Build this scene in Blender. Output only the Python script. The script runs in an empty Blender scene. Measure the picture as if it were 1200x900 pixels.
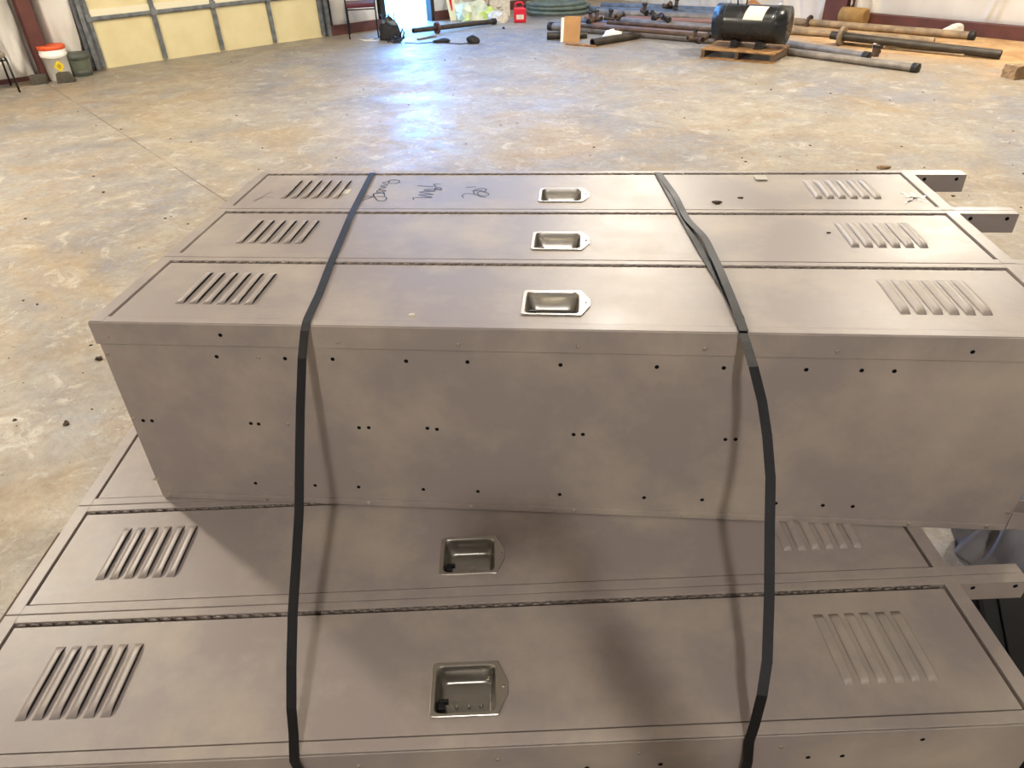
import bpy, bmesh, math, random
from mathutils import Vector, Matrix
random.seed(7)
PI = math.pi
SC = bpy.context.scene
COL = SC.collection

# ------------------------------------------------------------------ camera
TOP = 1.085                    # height of the upper locker front above the floor
R = Matrix(((0.9958915446566787, 0.08547894, -0.02988951),
            (-0.02384773, 0.56599457, 0.82406397),
            (0.08735741, -0.81996555, 0.56570768)))     # world -> camera
CAM = Vector((0.9569671, -1.1528977, 0.67021474 + TOP))
F = 838.57
cd = bpy.data.cameras.new('camera')
cam = bpy.data.objects.new('camera', cd)
COL.objects.link(cam)
cam.matrix_world = Matrix.Translation(CAM) @ R.transposed().to_4x4()
cd.sensor_width = 36
cd.lens = F / 1200 * 36
cd.clip_start = 0.02
cd.clip_end = 200
SC.camera = cam


def at(px, py, z=0.0):
    """photo pixel -> point of the horizontal plane at height z"""
    d = R.transposed() @ Vector(((px - 600) / F, -(py - 450) / F, -1))
    return CAM + d * ((z - CAM.z) / d.z)


# ------------------------------------------------------------------ materials
def srgb(r, g, b):
    def f(c):
        c /= 255
        return c / 12.92 if c <= .04045 else ((c + .055) / 1.055) ** 2.4
    return (f(r), f(g), f(b), 1)


def mat(name, col, rough=.5, metal=0.0, col2=None, scale=8, bump=0.0, bscale=60, spec=.5, rvar=0.0, detail=4, trans=0.0):
    m = bpy.data.materials.new(name)
    m.use_nodes = True
    n = m.node_tree.nodes
    l = m.node_tree.links
    b = n['Principled BSDF']
    b.inputs['Base Color'].default_value = col
    b.inputs['Roughness'].default_value = rough
    b.inputs['Metallic'].default_value = metal
    b.inputs['Specular IOR Level'].default_value = spec
    if trans:
        b.inputs['Transmission Weight'].default_value = trans
    tc = n.new('ShaderNodeTexCoord')
    if col2 is not None or rvar:
        t = n.new('ShaderNodeTexNoise')
        t.inputs['Scale'].default_value = scale
        t.inputs['Detail'].default_value = detail
        l.new(tc.outputs['Object'], t.inputs['Vector'])
        if col2 is not None:
            r = n.new('ShaderNodeValToRGB')
            r.color_ramp.elements[0].position = .35
            r.color_ramp.elements[1].position = .65
            r.color_ramp.elements[0].color = col
            r.color_ramp.elements[1].color = col2
            l.new(t.outputs['Fac'], r.inputs['Fac'])
            l.new(r.outputs['Color'], b.inputs['Base Color'])
        if rvar:
            mr = n.new('ShaderNodeMapRange')
            mr.inputs['From Min'].default_value = .3
            mr.inputs['From Max'].default_value = .7
            mr.inputs['To Min'].default_value = rough - rvar
            mr.inputs['To Max'].default_value = rough + rvar
            l.new(t.outputs['Fac'], mr.inputs['Value'])
            l.new(mr.outputs['Result'], b.inputs['Roughness'])
    if bump:
        t2 = n.new('ShaderNodeTexNoise')
        t2.inputs['Scale'].default_value = bscale
        t2.inputs['Detail'].default_value = 3
        l.new(tc.outputs['Object'], t2.inputs['Vector'])
        bp = n.new('ShaderNodeBump')
        bp.inputs['Strength'].default_value = bump
        bp.inputs['Distance'].default_value = .01
        l.new(t2.outputs['Fac'], bp.inputs['Height'])
        l.new(bp.outputs['Normal'], b.inputs['Normal'])
    return m


def locker_paint():
    """taupe enamel with faint dust and scuffs"""
    m = bpy.data.materials.new('taupe_enamel')
    m.use_nodes = True
    n = m.node_tree.nodes
    l = m.node_tree.links
    b = n['Principled BSDF']
    tc = n.new('ShaderNodeTexCoord')
    t = n.new('ShaderNodeTexNoise'); t.inputs['Scale'].default_value = 3.2; t.inputs['Detail'].default_value = 7
    t.inputs['Roughness'].default_value = .62
    l.new(tc.outputs['Object'], t.inputs['Vector'])
    r = n.new('ShaderNodeValToRGB')
    r.color_ramp.elements[0].position = .45
    r.color_ramp.elements[1].position = .70
    r.color_ramp.elements[0].color = LOCK
    r.color_ramp.elements[1].color = LOCK2
    l.new(t.outputs['Fac'], r.inputs['Fac'])
    l.new(r.outputs['Color'], b.inputs['Base Color'])
    mr = n.new('ShaderNodeMapRange')
    mr.inputs['From Min'].default_value = .35; mr.inputs['From Max'].default_value = .7
    mr.inputs['To Min'].default_value = .36; mr.inputs['To Max'].default_value = .52
    l.new(t.outputs['Fac'], mr.inputs['Value'])
    l.new(mr.outputs['Result'], b.inputs['Roughness'])
    t2 = n.new('ShaderNodeTexNoise'); t2.inputs['Scale'].default_value = 130; t2.inputs['Detail'].default_value = 2
    l.new(tc.outputs['Object'], t2.inputs['Vector'])
    t3 = n.new('ShaderNodeTexNoise'); t3.inputs['Scale'].default_value = 2.5; t3.inputs['Detail'].default_value = 1
    l.new(tc.outputs['Object'], t3.inputs['Vector'])
    bp = n.new('ShaderNodeBump'); bp.inputs['Strength'].default_value = .04; bp.inputs['Distance'].default_value = .003
    l.new(t2.outputs['Fac'], bp.inputs['Height'])
    bq = n.new('ShaderNodeBump'); bq.inputs['Strength'].default_value = .12; bq.inputs['Distance'].default_value = .02
    l.new(t3.outputs['Fac'], bq.inputs['Height'])
    l.new(bp.outputs['Normal'], bq.inputs['Normal'])
    l.new(bq.outputs['Normal'], b.inputs['Normal'])
    return m


def concrete():
    m = bpy.data.materials.new('worn_concrete')
    m.use_nodes = True
    n = m.node_tree.nodes
    l = m.node_tree.links
    b = n['Principled BSDF']
    tc = n.new('ShaderNodeTexCoord')

    def noise(scale, detail, rough=.55, dist=0.0, off=0.0):
        mp = n.new('ShaderNodeMapping'); mp.inputs['Location'].default_value = (off, off * .7, 0)
        l.new(tc.outputs['Object'], mp.inputs['Vector'])
        t = n.new('ShaderNodeTexNoise')
        t.inputs['Scale'].default_value = scale; t.inputs['Detail'].default_value = detail
        t.inputs['Roughness'].default_value = rough; t.inputs['Distortion'].default_value = dist
        l.new(mp.outputs['Vector'], t.inputs['Vector'])
        return t.outputs['Fac']

    def ramp(v, a, c, ca, cc):
        r = n.new('ShaderNodeValToRGB')
        r.color_ramp.elements[0].position = a; r.color_ramp.elements[1].position = c
        r.color_ramp.elements[0].color = ca; r.color_ramp.elements[1].color = cc
        l.new(v, r.inputs['Fac'])
        return r.outputs['Color']

    def mix(f, a, c, mode='MIX'):
        x = n.new('ShaderNodeMix'); x.data_type = 'RGBA'; x.blend_type = mode
        if isinstance(f, float): x.inputs[0].default_value = f
        else: l.new(f, x.inputs[0])
        for s, v in ((6, a), (7, c)):
            if isinstance(v, tuple): x.inputs[s].default_value = v
            else: l.new(v, x.inputs[s])
        return x.outputs[2]

    def math_(op, a, c=None):
        x = n.new('ShaderNodeMath'); x.operation = op
        for i, v in enumerate((a, c)):
            if v is None: continue
            if isinstance(v, (int, float)): x.inputs[i].default_value = v
            else: l.new(v, x.inputs[i])
        return x.outputs[0]
    W, K = (1, 1, 1, 1), (0, 0, 0, 1)
    base = ramp(noise(.55, 11, .72, .6), .38, .60, FLOOR_A, FLOOR_B)
    tan = ramp(noise(.8, 11, .74, .9, 13.0), .46, .64, K, W)
    c = mix(tan, base, FLOOR_C)
    blot = ramp(noise(2.6, 11, .78, .5, 5.0), .40, .64, W, (.74, .70, .66, 1))
    c = mix(.8, c, blot, 'MULTIPLY')
    grit = ramp(noise(17, 9, .8, .4, 2.0), .36, .56, (.70, .67, .63, 1), W)
    c = mix(.7, c, grit, 'MULTIPLY')
    pale = ramp(noise(4.5, 11, .8, 1.0, 31.0), .54, .62, K, (.7, .7, .7, 1))
    c = mix(pale, c, FLOOR_P)
    stain = ramp(noise(7.5, 10, .8, .7, 44.0), .52, .66, K, (.8, .8, .8, 1))
    c = mix(stain, c, srgb(138, 120, 98))
    spot = ramp(noise(60, 2, .5, 0, 3.0), .70, .74, K, W)
    c = mix(spot, c, (.08, .06, .045, 1))
    # wind-blown sand by the right wall
    sep = n.new('ShaderNodeSeparateXYZ'); l.new(tc.outputs['Object'], sep.inputs[0])
    d = math_('ADD', sep.outputs[0], sep.outputs[1])            # x+y, wall at 16.04
    sd = math_('ADD', d, math_('MULTIPLY', noise(.9, 6, .6, .5, 8.0), 3.2))
    sx = math_('SUBTRACT', sep.outputs[0], sep.outputs[1])
    sand = n.new('ShaderNodeMapRange'); sand.inputs['From Min'].default_value = 14.1; sand.inputs['From Max'].default_value = 15.3
    l.new(sd, sand.inputs['Value'])
    side = n.new('ShaderNodeMapRange'); side.inputs['From Min'].default_value = -8.6; side.inputs['From Max'].default_value = -5.6
    l.new(sx, side.inputs['Value'])
    sf = math_('MULTIPLY', sand.outputs[0], side.outputs[0])
    sandc = ramp(noise(3.5, 8, .7, .5, 1.0), .38, .62, srgb(176, 132, 84), srgb(202, 168, 120))
    c = mix(sf, c, sandc)
    # saw-cut joints of the slab, parallel to the walls
    J = JOINT
    dj = math_('ABSOLUTE', math_('SUBTRACT', d, J))
    jl = math_('LESS_THAN', dj, .009)
    jn = ramp(noise(1.1, 3, .5, 0, 4.0), .38, .5, (.15, .15, .15, 1), (.75, .75, .75, 1))
    jf = math_('MULTIPLY', jl, jn)
    c = mix(jf, c, (.10, .07, .05, 1))
    # fine cracks
    v = n.new('ShaderNodeTexVoronoi'); v.feature = 'DISTANCE_TO_EDGE'; v.inputs['Scale'].default_value = .35
    wv = n.new('ShaderNodeVectorMath'); wv.operation = 'ADD'
    tn = n.new('ShaderNodeTexNoise'); tn.inputs['Scale'].default_value = 1.4; tn.inputs['Detail'].default_value = 5
    l.new(tc.outputs['Object'], tn.inputs['Vector'])
    l.new(tc.outputs['Object'], wv.inputs[0]); l.new(tn.outputs['Color'], wv.inputs[1])
    l.new(wv.outputs[0], v.inputs['Vector'])
    ck = math_('MULTIPLY', math_('LESS_THAN', v.outputs['Distance'], .0016), .22)
    c = mix(ck, c, (.2, .15, .11, 1))
    l.new(c, b.inputs['Base Color'])
    rg = n.new('ShaderNodeMapRange'); rg.inputs['From Min'].default_value = .38; rg.inputs['From Max'].default_value = .62
    rg.inputs['To Min'].default_value = .36; rg.inputs['To Max'].default_value = .66
    l.new(noise(1.3, 8, .7, .5, 21.0), rg.inputs['Value'])
    rs = math_('MAXIMUM', rg.outputs[0], math_('MULTIPLY', sf, .9))
    l.new(rs, b.inputs['Roughness'])
    b.inputs['Specular IOR Level'].default_value = .5
    bp = n.new('ShaderNodeBump'); bp.inputs['Strength'].default_value = .35; bp.inputs['Distance'].default_value = .012
    h = math_('ADD', noise(9, 8, .7, .2, 6.0), math_('MULTIPLY', noise(45, 5, .7, 0, 9.0), .35))
    l.new(h, bp.inputs['Height'])
    l.new(bp.outputs['Normal'], b.inputs['Normal'])
    return m


LOCK = srgb(160, 149, 143)
LOCK2 = srgb(188, 176, 160)
FLOOR_A = srgb(138, 138, 142)
FLOOR_B = srgb(172, 163, 145)
FLOOR_C = srgb(168, 150, 122)
FLOOR_P = srgb(190, 184, 172)
jp, jq = at(110, 130), at(235, 222)
JOINT = (jp.x + jp.y + jq.x + jq.y) / 2

M = {}
M['paint'] = locker_paint()
M['hole_shade'] = mat('painted_hole_shade', (.006, .006, .006, 1), .9, spec=.1)  # near-black paint standing in for the shade inside bolt holes
M['cup'] = mat('brushed_steel', srgb(170, 166, 158), .32, 1.0, bump=.04, bscale=40, rvar=.07, scale=20)
M['flange'] = mat('dull_nickel', srgb(186, 180, 170), .34, 1.0)
M['rivet'] = mat('zinc_rivet', srgb(205, 195, 180), .3, 1.0)
M['hinge'] = mat('hinge_steel', srgb(140, 128, 118), .4, .3, srgb(96, 86, 78), 60)
M['latch'] = mat('black_plastic', (.006, .007, .009, 1), .4)
M['strap'] = mat('black_poly_strap', (.009, .009, .010, 1), .5, bump=.1, bscale=300, rvar=.06, scale=9, spec=.3)
M['ink'] = mat('black_marker', (.03, .028, .027, 1), .5)
M['chalk'] = mat('white_chalk', srgb(228, 220, 205), .8)
M['paper'] = mat('white_paper', srgb(225, 220, 208), .8, col2=srgb(205, 198, 184), scale=20)
M['floor'] = concrete()
M['vinyl'] = mat('white_vinyl_insulation', srgb(226, 222, 214), .42, col2=srgb(204, 199, 190), scale=1.4, bump=.25, bscale=3)
M['ceil'] = mat('ceiling_insulation', srgb(150, 148, 144), .6, col2=srgb(138, 136, 132), scale=1)
M['redsteel'] = mat('red_oxide_steel', srgb(98, 56, 48), .5, col2=srgb(82, 46, 42), scale=6)
M['greysteel'] = mat('galvanised_steel', srgb(142, 146, 148), .4, .6, srgb(112, 116, 120), 12)
M['darksteel'] = mat('dark_steel', srgb(58, 54, 50), .5, .4, srgb(40, 38, 36), 10)
M['cream'] = mat('cream_door_skin', srgb(224, 212, 168), .5, col2=srgb(216, 202, 156), scale=3, bump=.1, bscale=20)
M['creamlip'] = mat('cream_door_lip', srgb(232, 224, 196), .5)
M['rust'] = mat('rusty_pipe', srgb(104, 80, 62), .6, .2, srgb(70, 56, 46), 7, bump=.3, bscale=30)
M['pipegrey'] = mat('weathered_grey_pipe', srgb(150, 142, 134), .5, .3, srgb(118, 112, 106), 7, bump=.2, bscale=30)
M['pipedark'] = mat('dark_pipe', srgb(74, 66, 56), .45, .3, srgb(54, 48, 42), 8, bump=.2, bscale=30)
M['pipetan'] = mat('dusty_tan_pipe', srgb(166, 142, 108), .6, .1, srgb(122, 104, 82), 8, bump=.2, bscale=30)
M['pipeblue'] = mat('blue_grey_pipe', srgb(112, 124, 140), .5, .2, srgb(84, 94, 108), 8)
M['pipered'] = mat('red_oxide_pipe', srgb(150, 108, 98), .55, .1, srgb(128, 104, 98), 5)
M['tank'] = mat('black_tank_enamel', (.012, .012, .013, 1), .25, rvar=.1, scale=6)
M['wood'] = mat('raw_pine', srgb(176, 134, 84), .7, col2=srgb(130, 94, 58), scale=9, bump=.3, bscale=40)
M['greywood'] = mat('weathered_wood', srgb(104, 84, 64), .8, col2=srgb(76, 60, 46), scale=9, bump=.3, bscale=40)
M['card'] = mat('cardboard', srgb(190, 146, 98), .8, col2=srgb(172, 130, 86), scale=5)
M['whiteplast'] = mat('white_plastic', srgb(242, 238, 230), .45)
M['orange'] = mat('orange_lid', srgb(226, 92, 44), .45)
M['yellow'] = mat('yellow_sticker', srgb(236, 206, 40), .5)
M['greyplast'] = mat('grey_plastic', srgb(74, 78, 70), .5)
M['greenish'] = mat('grey_green_plastic', srgb(112, 120, 104), .4)
M['block'] = mat('dark_block', srgb(88, 82, 72), .85, col2=srgb(70, 66, 58), scale=14, bump=.4)
M['burgundy'] = mat('burgundy_vinyl', srgb(84, 26, 44), .5)
M['blackfab'] = mat('black_fabric', (.012, .012, .014, 1), .8, col2=(.02, .02, .023, 1), scale=30, bump=.3)
M['greyfab'] = mat('grey_fabric', srgb(132, 122, 108), .85, bump=.3)
M['blackmetal'] = mat('black_metal', (.014, .014, .015, 1), .35, .3)
M['red'] = mat('red_plastic', srgb(214, 24, 52), .4)
M['hivis'] = mat('hi_vis_cloth', srgb(196, 226, 84), .7, col2=srgb(222, 236, 178), scale=11)
M['plasticbag'] = mat('pale_green_plastic', srgb(196, 214, 196), .35, col2=srgb(228, 234, 214), scale=9)
M['coneor'] = mat('orange_reflective', srgb(236, 78, 30), .45)
M['conewh'] = mat('white_reflective', srgb(238, 232, 190), .35)
M['hose'] = mat('grey_green_hose', srgb(104, 120, 112), .5, col2=srgb(84, 96, 92), scale=8)
M['sand'] = mat('red_sand', srgb(190, 136, 84), .95, col2=srgb(168, 116, 72), scale=9, bump=.6, bscale=25)
M['stone'] = mat('rough_stone', srgb(168, 140, 104), .9, col2=srgb(136, 112, 86), scale=10, bump=.6, bscale=20)
M['denim'] = mat('faded_blue_cloth', srgb(172, 170, 172), .9, col2=srgb(152, 152, 160), scale=9, bump=.5, bscale=14)
M['tote'] = mat('black_tote', (.005, .006, .006, 1), .6, spec=.2)
M['brownsheet'] = mat('brown_sheet', srgb(92, 60, 30), .7, col2=srgb(130, 92, 46), scale=5)
M['brownroll'] = mat('tan_matting', srgb(168, 130, 72), .8, col2=srgb(142, 108, 60), scale=7, bump=.3)
M['leaf'] = mat('dead_leaf', srgb(66, 46, 30), .8)
M['grit'] = mat('grit', srgb(70, 54, 40), .9)
M['skin'] = mat('skin', srgb(196, 150, 122), .5)
M['shirt'] = mat('dark_shirt', srgb(60, 70, 84), .85)
M['trousers'] = mat('jeans', srgb(52, 66, 96), .85)


# ------------------------------------------------------------------ mesh helpers
def newbm():
    return bmesh.new()


def box(bm, x0, x1, y0, y1, z0, z1, mi=0, bev=0.0, mx=None):
    vs = [bm.verts.new(Vector(p)) for p in ((x0, y0, z0), (x1, y0, z0), (x1, y1, z0), (x0, y1, z0),
                                            (x0, y0, z1), (x1, y0, z1), (x1, y1, z1), (x0, y1, z1))]
    fs = [bm.faces.new([vs[i] for i in q]) for q in
          ((0, 3, 2, 1), (4, 5, 6, 7), (0, 1, 5, 4), (1, 2, 6, 5), (2, 3, 7, 6), (3, 0, 4, 7))]
    for f in fs: f.material_index = mi
    if mx is not None:
        for v in vs: v.co = mx @ v.co
    if bev:
        es = list({e for f in fs for e in f.edges})
        r = bmesh.ops.bevel(bm, geom=es, offset=bev, segments=2, affect='EDGES', profile=.5)
        for f in r['faces']: f.material_index = mi
    return vs


def frame_of(d):
    d = d.normalized()
    a = Vector((0, 0, 1)) if abs(d.z) < .9 else Vector((1, 0, 0))
    u = d.cross(a).normalized()
    return u, d.cross(u).normalized()


def tube(bm, pts, r, seg=10, mi=0, caps=True):
    pts = [Vector(p) for p in pts]
    rings = []
    rr = r if isinstance(r, (list, tuple)) else [r] * len(pts)
    u = None
    for i, p in enumerate(pts):
        d = (pts[min(i + 1, len(pts) - 1)] - pts[max(i - 1, 0)]).normalized()
        if u is None:
            u, v = frame_of(d)
        else:
            u = (u - d * u.dot(d)).normalized(); v = d.cross(u)
        rings.append([bm.verts.new(p + (u * math.cos(2 * PI * k / seg) + v * math.sin(2 * PI * k / seg)) * rr[i]) for k in range(seg)])
    for a, b in zip(rings, rings[1:]):
        for k in range(seg):
            f = bm.faces.new((a[k], a[(k + 1) % seg], b[(k + 1) % seg], b[k])); f.material_index = mi; f.smooth = True
    if caps:
        for g in (rings[0], rings[-1]):
            f = bm.faces.new(g); f.material_index = mi
    return rings


def pipe(bm, a, b, ro, wall=.008, seg=16, mi=0):
    """an open hollow pipe"""
    a, b = Vector(a), Vector(b)
    d = (b - a).normalized()
    tube(bm, [a, a + d * .002, b - d * .002, b], ro, seg, mi, caps=False)
    u, v = frame_of(d)
    for e, s in ((a, 1), (b, -1)):
        ri = ro - wall
        L = [[bm.verts.new(q + (u * math.cos(2 * PI * k / seg) + v * math.sin(2 * PI * k / seg)) * rad) for k in range(seg)]
             for q, rad in ((e, ro), (e, ri), (e + d * s * .12, ri), (e + d * s * .12, ri * .02))]
        for p_, q_ in zip(L, L[1:]):
            for k in range(seg):
                f = bm.faces.new((p_[k], p_[(k + 1) % seg], q_[(k + 1) % seg], q_[k])); f.material_index = mi


def lathe(bm, prof, seg=24, mi=0, cx=0, cy=0):
    rings = []
    for r, z in prof:
        rings.append([bm.verts.new((cx + r * math.cos(2 * PI * k / seg), cy + r * math.sin(2 * PI * k / seg), z)) for k in range(seg)])
    for a, b in zip(rings, rings[1:]):
        for k in range(seg):
            f = bm.faces.new((a[k], a[(k + 1) % seg], b[(k + 1) % seg], b[k])); f.material_index = mi; f.smooth = True
    f = bm.faces.new(rings[0]); f.material_index = mi
    f = bm.faces.new(rings[-1]); f.material_index = mi


def lump(bm, c, size, seed, rough=.25, sub=3, mi=0, flat=True, crumple=0.0):
    """a crumpled or rounded mass with its own volume, sitting on z=c.z"""
    rnd = random.Random(seed)
    g = bmesh.ops.create_icosphere(bm, subdivisions=sub, radius=1)
    ph = [(rnd.uniform(-4, 4), rnd.uniform(-4, 4), rnd.uniform(-4, 4), rnd.uniform(0, 6)) for _ in range(7)]
    for v in g['verts']:
        n = v.co.normalized()
        k = 1 + rough * sum(math.sin(a * n.x + b_ * n.y + c_ * n.z + d_) for a, b_, c_, d_ in ph) / 3.2
        p = n * k
        if flat and p.z < -.5: p.z = -.5
        v.co = Vector((c[0] + p.x * size[0], c[1] + p.y * size[1], c[2] + (p.z + (.5 if flat else 0)) * size[2] / 1.5))
    if crumple:
        for v in g['verts']:
            if v.co.z > c[2] + .004:
                v.co += Vector((rnd.uniform(-1, 1) * size[0], rnd.uniform(-1, 1) * size[1], rnd.uniform(-1, 1) * size[2] * .8)) * crumple
    for f in bm.faces:
        f.smooth = not crumple


def fin(name, bm, mats, parent=None, loc=None, rot=None, smooth=None):
    bmesh.ops.recalc_face_normals(bm, faces=bm.faces)
    me = bpy.data.meshes.new(name)
    bm.to_mesh(me); bm.free()
    if not isinstance(mats, (list, tuple)): mats = [mats]
    for m in mats: me.materials.append(M[m])
    if smooth:
        for p in me.polygons: p.use_smooth = True
    o = bpy.data.objects.new(name, me)
    COL.objects.link(o)
    if parent is not None: o.parent = parent
    if loc is not None: o.location = loc
    if rot is not None: o.rotation_euler = rot
    return o


def tag(o, label=None, cat=None, group=None, kind=None):
    if label: o['label'] = label
    if cat: o['category'] = cat
    if group: o['group'] = group
    if kind: o['kind'] = kind
    return o


def thing(name, label, cat, loc=(0, 0, 0), rz=0.0, group=None):
    o = bpy.data.objects.new(name, None)
    COL.objects.link(o)
    o.location = loc; o.rotation_euler = (0, 0, rz); o.empty_display_size = .1
    return tag(o, label, cat, group)


def dup(o, parent=None):
    kids = [c for c in KIDS if c.parent == o] if KIDS else []
    c = o.copy(); COL.objects.link(c)
    if parent is not None: c.parent = parent
    for k in kids: dup(k, c)
    return c


KIDS = []

# ------------------------------------------------------------------ locker bank
LW, LL, LD = .3048, 1.872, .4678      # unit width, length, depth
YA, YB, XC, XD = .0228, .0229, .0312, .033
VX0, VX1 = .138, 1.562                # vent groups start here
VP = .0292                            # louvre pitch
VY0, VY1 = .082, .228
HX0, HX1, HY0, HY1 = .852, .966, .057, .155
SHOLES = [(0.266, -0.024), (0.243, -0.076), (0.384, -0.077), (0.481, -0.076), (0.628, -0.077), (0.749, -0.076), (0.929, -0.078), (1.111, -0.078), (1.235, -0.077), (1.385, -0.077), (1.484, -0.076), (1.542, -0.076), (1.663, -0.03),
          (0.032, -0.244), (0.052, -0.244), (0.273, -0.243), (0.29, -0.244), (0.508, -0.246), (0.529, -0.245), (0.654, -0.242), (0.674, -0.244), (0.957, -0.247), (0.976, -0.246), (1.261, -0.248), (1.281, -0.247),
          (0.242, -0.415), (0.381, -0.415), (0.481, -0.415), (0.628, -0.415), (0.75, -0.415), (0.93, -0.415), (1.112, -0.415), (1.235, -0.415), (1.389, -0.417), (1.486, -0.418), (1.547, -0.418)]
SRIV = [(0.03, -0.033), (0.012, -0.076), (0.5, -0.035), (0.33, -0.076), (0.734, -0.035), (0.962, -0.035), (1.195, -0.034), (1.431, -0.034), (0.011, -0.238), (0.354, -0.242), (0.011, -0.415), (0.327, -0.413),
        (0.027, -0.459), (0.26, -0.459), (0.498, -0.459), (0.732, -0.459), (0.962, -0.459), (1.194, -0.459), (1.436, -0.459), (1.669, -0.459), (1.827, -0.459), (1.858, -0.42)]


def make_door(i, bank):
    """one locker door in bank coordinates: folded sheet with real louvre slots and a cut-out for the pull"""
    y0, y1 = i * LW + YA + .0032, (i + 1) * LW - YB - .0064
    x0, x1 = XC + .002, LL - XD - .003
    slots = []
    for g in (VX0, VX1):
        for k in range(6):
            slots.append((g + k * VP + .0135, g + k * VP + .0178))
    xs = sorted({x0, x1, HX0, HX1} | {v for s in slots for v in s})
    o = i * LW
    ys = sorted({y0, y1, o + VY0 + .004, o + VY1 - .004, o + HY0, o + HY1})
    bm = newbm()
    zt = -.0022
    V = {}
    def vert(a, b):
        if (a, b) not in V: V[(a, b)] = bm.verts.new((xs[a], ys[b], zt))
        return V[(a, b)]
    for a in range(len(xs) - 1):
        for b in range(len(ys) - 1):
            cx, cy = (xs[a] + xs[a + 1]) / 2, (ys[b] + ys[b + 1]) / 2
            if any(s[0] < cx < s[1] for s in slots) and o + VY0 < cy < o + VY1 - .004: continue
            if HX0 < cx < HX1 and o + HY0 < cy < o + HY1: continue
            bm.faces.new((vert(a, b), vert(a + 1, b), vert(a + 1, b + 1), vert(a, b + 1)))
    # folded rim
    rim = ([(x, y0) for x in (x0, x1)], [(x1, y) for y in (y0, y1)], [(x, y1) for x in (x1, x0)], [(x0, y) for y in (y1, y0)])
    for (p, q) in rim:
        a = [bm.verts.new((p[0], p[1], zt)), bm.verts.new((q[0], q[1], zt)), bm.verts.new((q[0], q[1], -.02)), bm.verts.new((p[0], p[1], -.02))]
        bm.faces.new(a)
    d = fin('door', bm, 'paint', bank)
    KIDS.append(d)
    # louvres: six pressed hoods open towards +x
    for gi, g in enumerate((VX0, VX1)):
        bm = newbm()
        for k in range(6):
            xa = g + k * VP
            n = 12
            rows = []
            for j in range(n + 1):
                t = j / n
                y = o + VY0 + (VY1 - VY0) * t
                e = min(1, min(t, 1 - t) * 9) ** .5 if 0 < t < 1 else 0
                h = .0056 * e
                row = []
                for s in range(7):
                    q = s / 6
                    z = zt + .0003 + h * (min(1, q / .42) * .78 + .22 * q)
                    row.append(bm.verts.new((xa + .0175 * q, y, z)))
                rows.append(row)
            for a_, b_ in zip(rows, rows[1:]):
                for s in range(6):
                    f = bm.faces.new((a_[s], a_[s + 1], b_[s + 1], b_[s])); f.smooth = True
        v = fin('louver_vent', bm, 'paint', d); KIDS.append(v)
        sol = v.modifiers.new('thick', 'SOLIDIFY'); sol.thickness = .0009; sol.offset = -1
    # recessed pull
    bm = newbm()
    cx, cy = (HX0 + HX1) / 2, o + (HY0 + HY1) / 2
    N = 64

    def rrect(hx, hy, rc, a):
        # support along ray of a rounded rectangle
        dx, dy = math.cos(a), math.sin(a)
        t = min(hx / abs(dx) if abs(dx) > 1e-6 else 9, hy / abs(dy) if abs(dy) > 1e-6 else 9)
        px_, py_ = dx * t, dy * t
        if abs(px_) > hx - rc and abs(py_) > hy - rc:
            ccx, ccy = math.copysign(hx - rc, px_), math.copysign(hy - rc, py_)
            bq = -(dx * ccx + dy * ccy); cq = ccx ** 2 + ccy ** 2 - rc ** 2
            disc = bq * bq - cq
            if disc > 0:
                t = -bq + math.sqrt(disc); px_, py_ = dx * t, dy * t
        return px_, py_

    def outer(a, g=0.0):
        px_, py_ = rrect(.0605 + g, .0515 + g, .007, a)
        if px_ > .048 + g and abs(py_) < .0515 + g:
            # pointed tab on the right
            dx, dy = math.cos(a), abs(math.sin(a))
            # line from (.057,.0515) to (.0855,0)
            A = Vector((.057 + g, .0515 + g)); B = Vector((.0785 + g, 0.004))
            e = B - A
            den = dx * e.y - dy * e.x
            if abs(den) > 1e-9:
                t = (A.x * e.y - A.y * e.x) / den
                if t > 0:
                    px_, py_ = dx * t, math.copysign(dy * t, math.sin(a))
                    px_ = min(px_, .075 + g)
        return px_, py_
    loops = []
    for kind, z in (('o', zt + .0002), ('o', zt + .0022), ('oi', zt + .003), ('i', zt + .003), ('i2', zt + .001), ('w', zt - .012), ('b', -.0345), ('b2', -.038)):
        L = []
        for k in range(N):
            a = 2 * PI * (k + .5) / N
            if kind == 'o': q = outer(a)
            elif kind == 'oi': q = outer(a, -.0012)
            elif kind == 'i': q = rrect(.0535, .0455, .010, a)
            elif kind == 'i2': q = rrect(.0520, .0440, .010, a)
            elif kind == 'w': q = rrect(.0500, .0420, .010, a)
            elif kind == 'b': q = rrect(.0450, .0370, .012, a)
            else: q = rrect(.041, .033, .010, a)
            L.append(bm.verts.new((cx + q[0], cy + q[1], z)))
        loops.append(L)
    for li, (a_, b_) in enumerate(zip(loops, loops[1:])):
        for k in range(N):
            f = bm.faces.new((a_[k], a_[(k + 1) % N], b_[(k + 1) % N], b_[k]))
            f.smooth = li > 3; f.material_index = 0 if li < 4 else 1
    f = bm.faces.new(loops[-1]); f.material_index = 1
    for dx in (-.018, .004, .026):
        lathe(bm, [(.0035, -.038), (.0035, -.036), (.002, -.035), (.0003, -.0347)], 10, 1, cx + dx, cy - .012)
    lathe(bm, [(.003, zt + .0028), (.003, zt + .0042), (.0005, zt + .0048)], 10, 0, cx + .066, cy)
    h = fin('recessed_pull', bm, ('flange', 'cup'), d); KIDS.append(h)
    tag(h, 'stainless recessed pull with a pointed tab')
    bm = newbm()
    box(bm, cx - .048, cx - .036, cy - .03, cy - .010, -.036, -.012, bev=.002)
    box(bm, cx - .046, cx - .030, cy - .018, cy - .012, -.020, -.010, bev=.001)
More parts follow.
